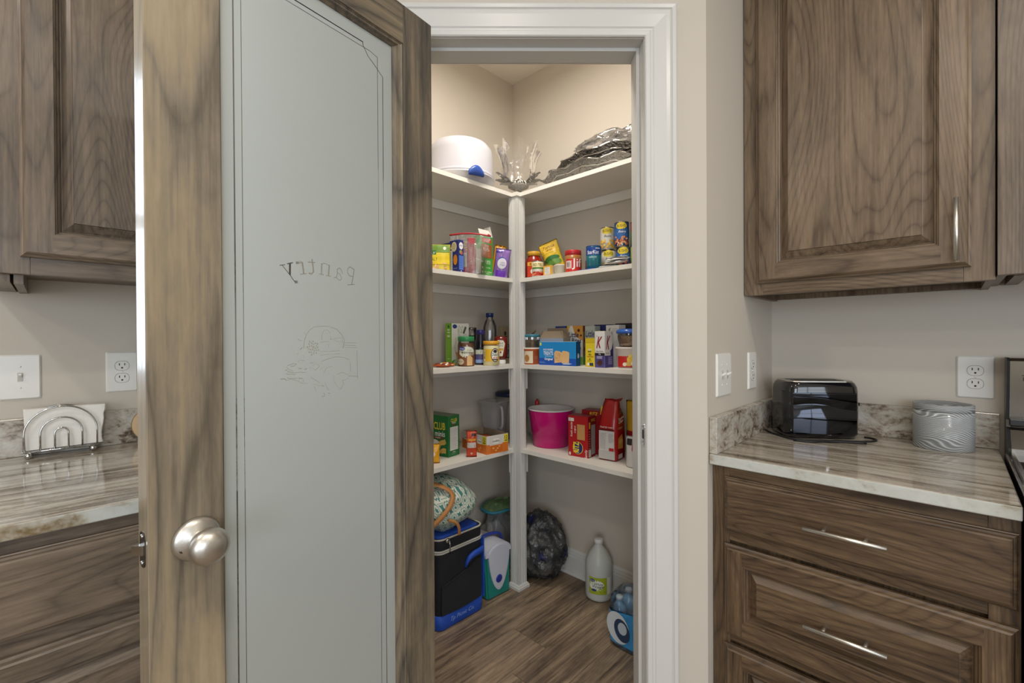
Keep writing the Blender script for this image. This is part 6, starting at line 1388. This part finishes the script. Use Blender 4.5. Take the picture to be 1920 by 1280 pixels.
    bm = NB(); loft(bm, tr(.072, .082, -.16, .030, .0, .205), smooth=False); bmesh.ops.bevel(bm, geom=list(bm.edges), offset=.008, segments=3, affect='EDGES'); build('shell', bm, teal, t)
    bm = NB(); P = []
    for i in range(25):
        a_ = math.pi*i/24; P.append((.081*math.cos(a_), .206+.052*math.sin(a_)))
    P = [(.081, .202)]+P+[(-.081, .202)]
    loft(bm, [[(x, y, zz) for y, zz in P] for x in (-.158, -.150, .022, .029)], smooth=False); build('lid', bm, wht, t)
    bm = NB(); P = []
    for i in range(33):
        a_ = math.pi*i/32; P.append((.066*math.cos(a_), .205+.046*math.sin(a_)))
    for i in range(1, 33):
        a_ = math.pi+math.pi*i/32; P.append((.066*math.cos(a_)*(1-.18*abs(math.sin(a_))), .205+.172*math.sin(a_)))
    loft(bm, [[(x, y, zz) for y, zz in P] for x in (.0275, .034)], smooth=False); loft(bm, [[(.0342, y*.97, .205+(zz-.205)*.97) for y, zz in P], [(.0355, y*.92, .205+(zz-.205)*.94) for y, zz in P]], smooth=False)
    fp_ = build('front_shield', bm, wht, t)
    bm = NB(); lathe(bm, [(0, .0395), (.015, .0390), (.019, .0375), (.0195, .0340)], 28, (0, -.004, .088), 'x'); build('button', bm, mat('blue_button', '#27358f', .3), t)
    bm = NB(); tube(bm, smooth_path([(-.05, -.088, .20), (-.052, -.080, .250), (-.055, -.03, .268), (-.055, .03, .268), (-.052, .080, .250), (-.05, .088, .20)], 5), .0075, 8); build('carry_handle', bm, mat('blue_handle', '#3245a0', .35), t)
    # grocery bag behind
    t = thing('grocery_bag', 'grey translucent plastic bag bulging behind the teal cooler', 'plastic bag', (-1.785, 1.700, .0006))
    bm = NB(); blob('b', bm, (0, 0, 0), (.070, .110, .160), 8, .22, 5, 4); build('film', bm, mat('grey_film', '#8d8d8f', .3, bump=.9, bscale=24), t)
    t = thing('tote_bag', 'folded teal and green reusable bag on the grey plastic bag', 'bag', (-1.760, 1.700, .328))
    bm = NB(); secs = []
    for j in range(9):
        v = j/8; secs.append([((math.cos(2*math.pi*i/28))*(.086-.05*v*v), math.sin(2*math.pi*i/28)*(.118-.05*v*v), .002+.034*v+.010*math.sin(i*1.9+v*3)*v) for i in range(28)])
    loft(bm, secs); build('folded_cloth', bm, mat('bag_print', '#5f7a52', .6, mottle=.7, bscale=35), t)
    bm = NB(); tube(bm, [((math.cos(2*math.pi*i/28))*.085, math.sin(2*math.pi*i/28)*.116, .010+.004*math.sin(i)) for i in range(28)], .008, 8, closed=True); build('teal_binding', bm, mat('teal_binding', '#2f7f94', .5), t)
    # dark plastic bag of bags
    t = thing('plastic_bag', 'dark grey plastic bag stuffed full, on the floor right of the post', 'plastic bag', (-1.556, 1.800, .0006))
    bm = NB(); tb = bmesh.new(); bmesh.ops.create_icosphere(tb, subdivisions=5, radius=1)
    for v in tb.verts:
        d = v.co.normalized()
        k = 1.04+.14*noise.noise(d*1.6+Vector((9, 2, 0)))-.22*abs(noise.noise(d*3.2+Vector((3, 0, 7))))-.10*abs(noise.noise(Vector((d.x*9, d.y*9, d.z*4))))-.03*abs(noise.noise(d*22))
        w = .145*(1-.06*max(0, d.z)); p = Vector((d.x*w*k, d.y*w*.92*k, d.z*.178*k+.152))
        if p.z < .004: p.z = .001
        v.co = p
    for f in tb.faces: f.smooth = True
    m, nt, b_ = newmat('smoke_film'); N = nt.nodes; L = nt.links; tc = N.new('ShaderNodeTexCoord')
    v = N.new('ShaderNodeTexVoronoi'); v.inputs['Scale'].default_value = 12; L.new(tc.outputs['Object'], v.inputs[0])
    n2 = N.new('ShaderNodeTexNoise'); n2.inputs['Scale'].default_value = 9; n2.inputs['Detail'].default_value = 4; L.new(tc.outputs['Object'], n2.inputs[0])
    rp = ramp(nt, [(.08, '#1c2350'), (.16, '#25272c'), (.42, '#3a3b3d'), (.8, '#595856')])
    L.new(mathn(nt, 'ADD', v.outputs['Distance'], mathn(nt, 'MULTIPLY', mathn(nt, 'SUBTRACT', n2.outputs[0], .5), .9)), rp.inputs[0]); L.new(rp.outputs[0], b_.inputs['Base Color'])
    b_.inputs['Roughness'].default_value = .18
    n3 = N.new('ShaderNodeTexNoise'); n3.inputs['Scale'].default_value = 17; n3.inputs['Detail'].default_value = 6; n3.inputs['Distortion'].default_value = .8; L.new(tc.outputs['Object'], n3.inputs[0])
    bp = N.new('ShaderNodeBump'); bp.inputs['Strength'].default_value = 1; bp.inputs['Distance'].default_value = .025; L.new(n3.outputs[0], bp.inputs['Height']); L.new(bp.outputs[0], b_.inputs['Normal'])
    build('bag_film', tb, m, t); bm.free()
    # vinegar jug
    t = thing('vinegar_jug', 'white vinegar jug with green label on the pantry floor', 'jug', (-1.222, 1.838, .0006))
    bm = NB(); lathe(bm, [(0, .004), (.045, .004), (.052, 0), (.061, .006), (.0635, .016), (.0635, .118), (.064, .160), (.060, .184), (.046, .212), (.028, .236), (.0195, .247), (.0190, .256)], 40); build('jug_body', bm, mat('milky_plastic', '#c3c6bf', .35, trans=.0), t)
    bm = NB(); lathe(bm, [(0, .278), (.0185, .278), (.0205, .2765), (.021, .2565), (.019, .256)], 28); build('cap', bm, mat('white_cap', '#dddcda', .35), t)
    bm = NB(); tube(bm, smooth_path([(0, .035, .222), (0, .058, .212), (0, .064, .18), (0, .058, .15)], 5), .010, 8); 
    for v in bm.verts: v.co = Matrix.Rotation(R(20), 3, 'Z') @ v.co
    build('grip', bm, mat('milky_plastic', '#c3c6bf', .35), t)
    a = Art(fC(.0640, math.atan2(-1.835, 1.203))); a.rect(-.048, .040, .040, .118, '#a3b02c', 14).ell(-.010, .082, .036, .024, '#e4e6de').ell(-.030, .104, .013, .007, '#33407e').text('Great', -.030, .104, .006, '#e4e6ee').text('White', .000, .089, .012, '#3a4030', shear=.2).text('Vinegar', .000, .075, .014, '#3a4030', shear=.2).ell(-.022, .060, .012, .006, '#33407e').rect(.042, .040, .066, .118, '#dfe0d8', 4).lines(.044, .064, .044, .114, 14, '#4a4a44', .001).lines(.006, .036, .050, .056, 2, '#4f5a20', .001); a.done(t, 'printed_label')
    # bottled water pack
    t = thing('water_pack', 'shrink wrapped pack of bottled water by the right door jamb', 'water pack', (-.930, 1.655, .0006), R(0))
    fz = .200
    bm = NB(); secs = []
    for s, zz in ((.97, .0), (1.0, .012), (1.0, .06), (.985, .13), (.97, .165), (.93, .190), (.82, .205), (.5, .212)):
        secs.append([(x*s+.004*noise.noise(Vector((x*18, y*18, zz*20))), y*s+.004*noise.noise(Vector((x*18, y*18, zz*20+5))), zz) for x, y in rrect(.170, .150, .040, 6)])
    loft(bm, secs); build('shrink_wrap', bm, thin('shrink_film', (.78, .86, .93), .10, .08, bump=.7, bscale=25), t)
    for i in range(4):
        bm = NB(); c = (-.045+.088*(i % 2), -.038+.074*(i//2), 0); lathe(bm, [(0, .003), (.028, .003), (.031, .01), (.031, .06), (.029, .066), (.031, .072), (.031, .130), (.024, .155), (.013, .168), (.013, .178)], 20, c); bt = build('water_bottle', bm, mat('blue_water', '#8fb4cc', .12), t)
        bm = NB(); lathe(bm, [(0, .190), (.0135, .190), (.0145, .178), (.013, .177)], 16, c); build('bottle_cap', bm, mat('white_cap', '#dddcda', .35), bt)
    bm = NB(); secs = []
    for zz in (.018, .05, .10, .150): secs.append([(x*1.006, y*1.006, zz+(.03*math.sin(6*x) if .04 < zz else 0)) for x, y in rrect(.172, .152, .040, 6)])
    loft(bm, secs, cap0=False, cap1=False); build('printed_band', bm, mat('water_blue_print', '#3f93cc', .2, mottle=.5, bscale=22), t)
    a = Art(lambda u, v, o: Vector((-.088-o*0+u, -.0775-o-.002, v))); a.ell(.060, .085, .050, .062, '#c9d0d3', 24, .3).ell(.078, .080, .034, .045, '#2c3f5c', 24, .3).ell(.080, .088, .020, .024, '#b8c3cc', 18); a.done(t, 'printed_front')
floor_things()
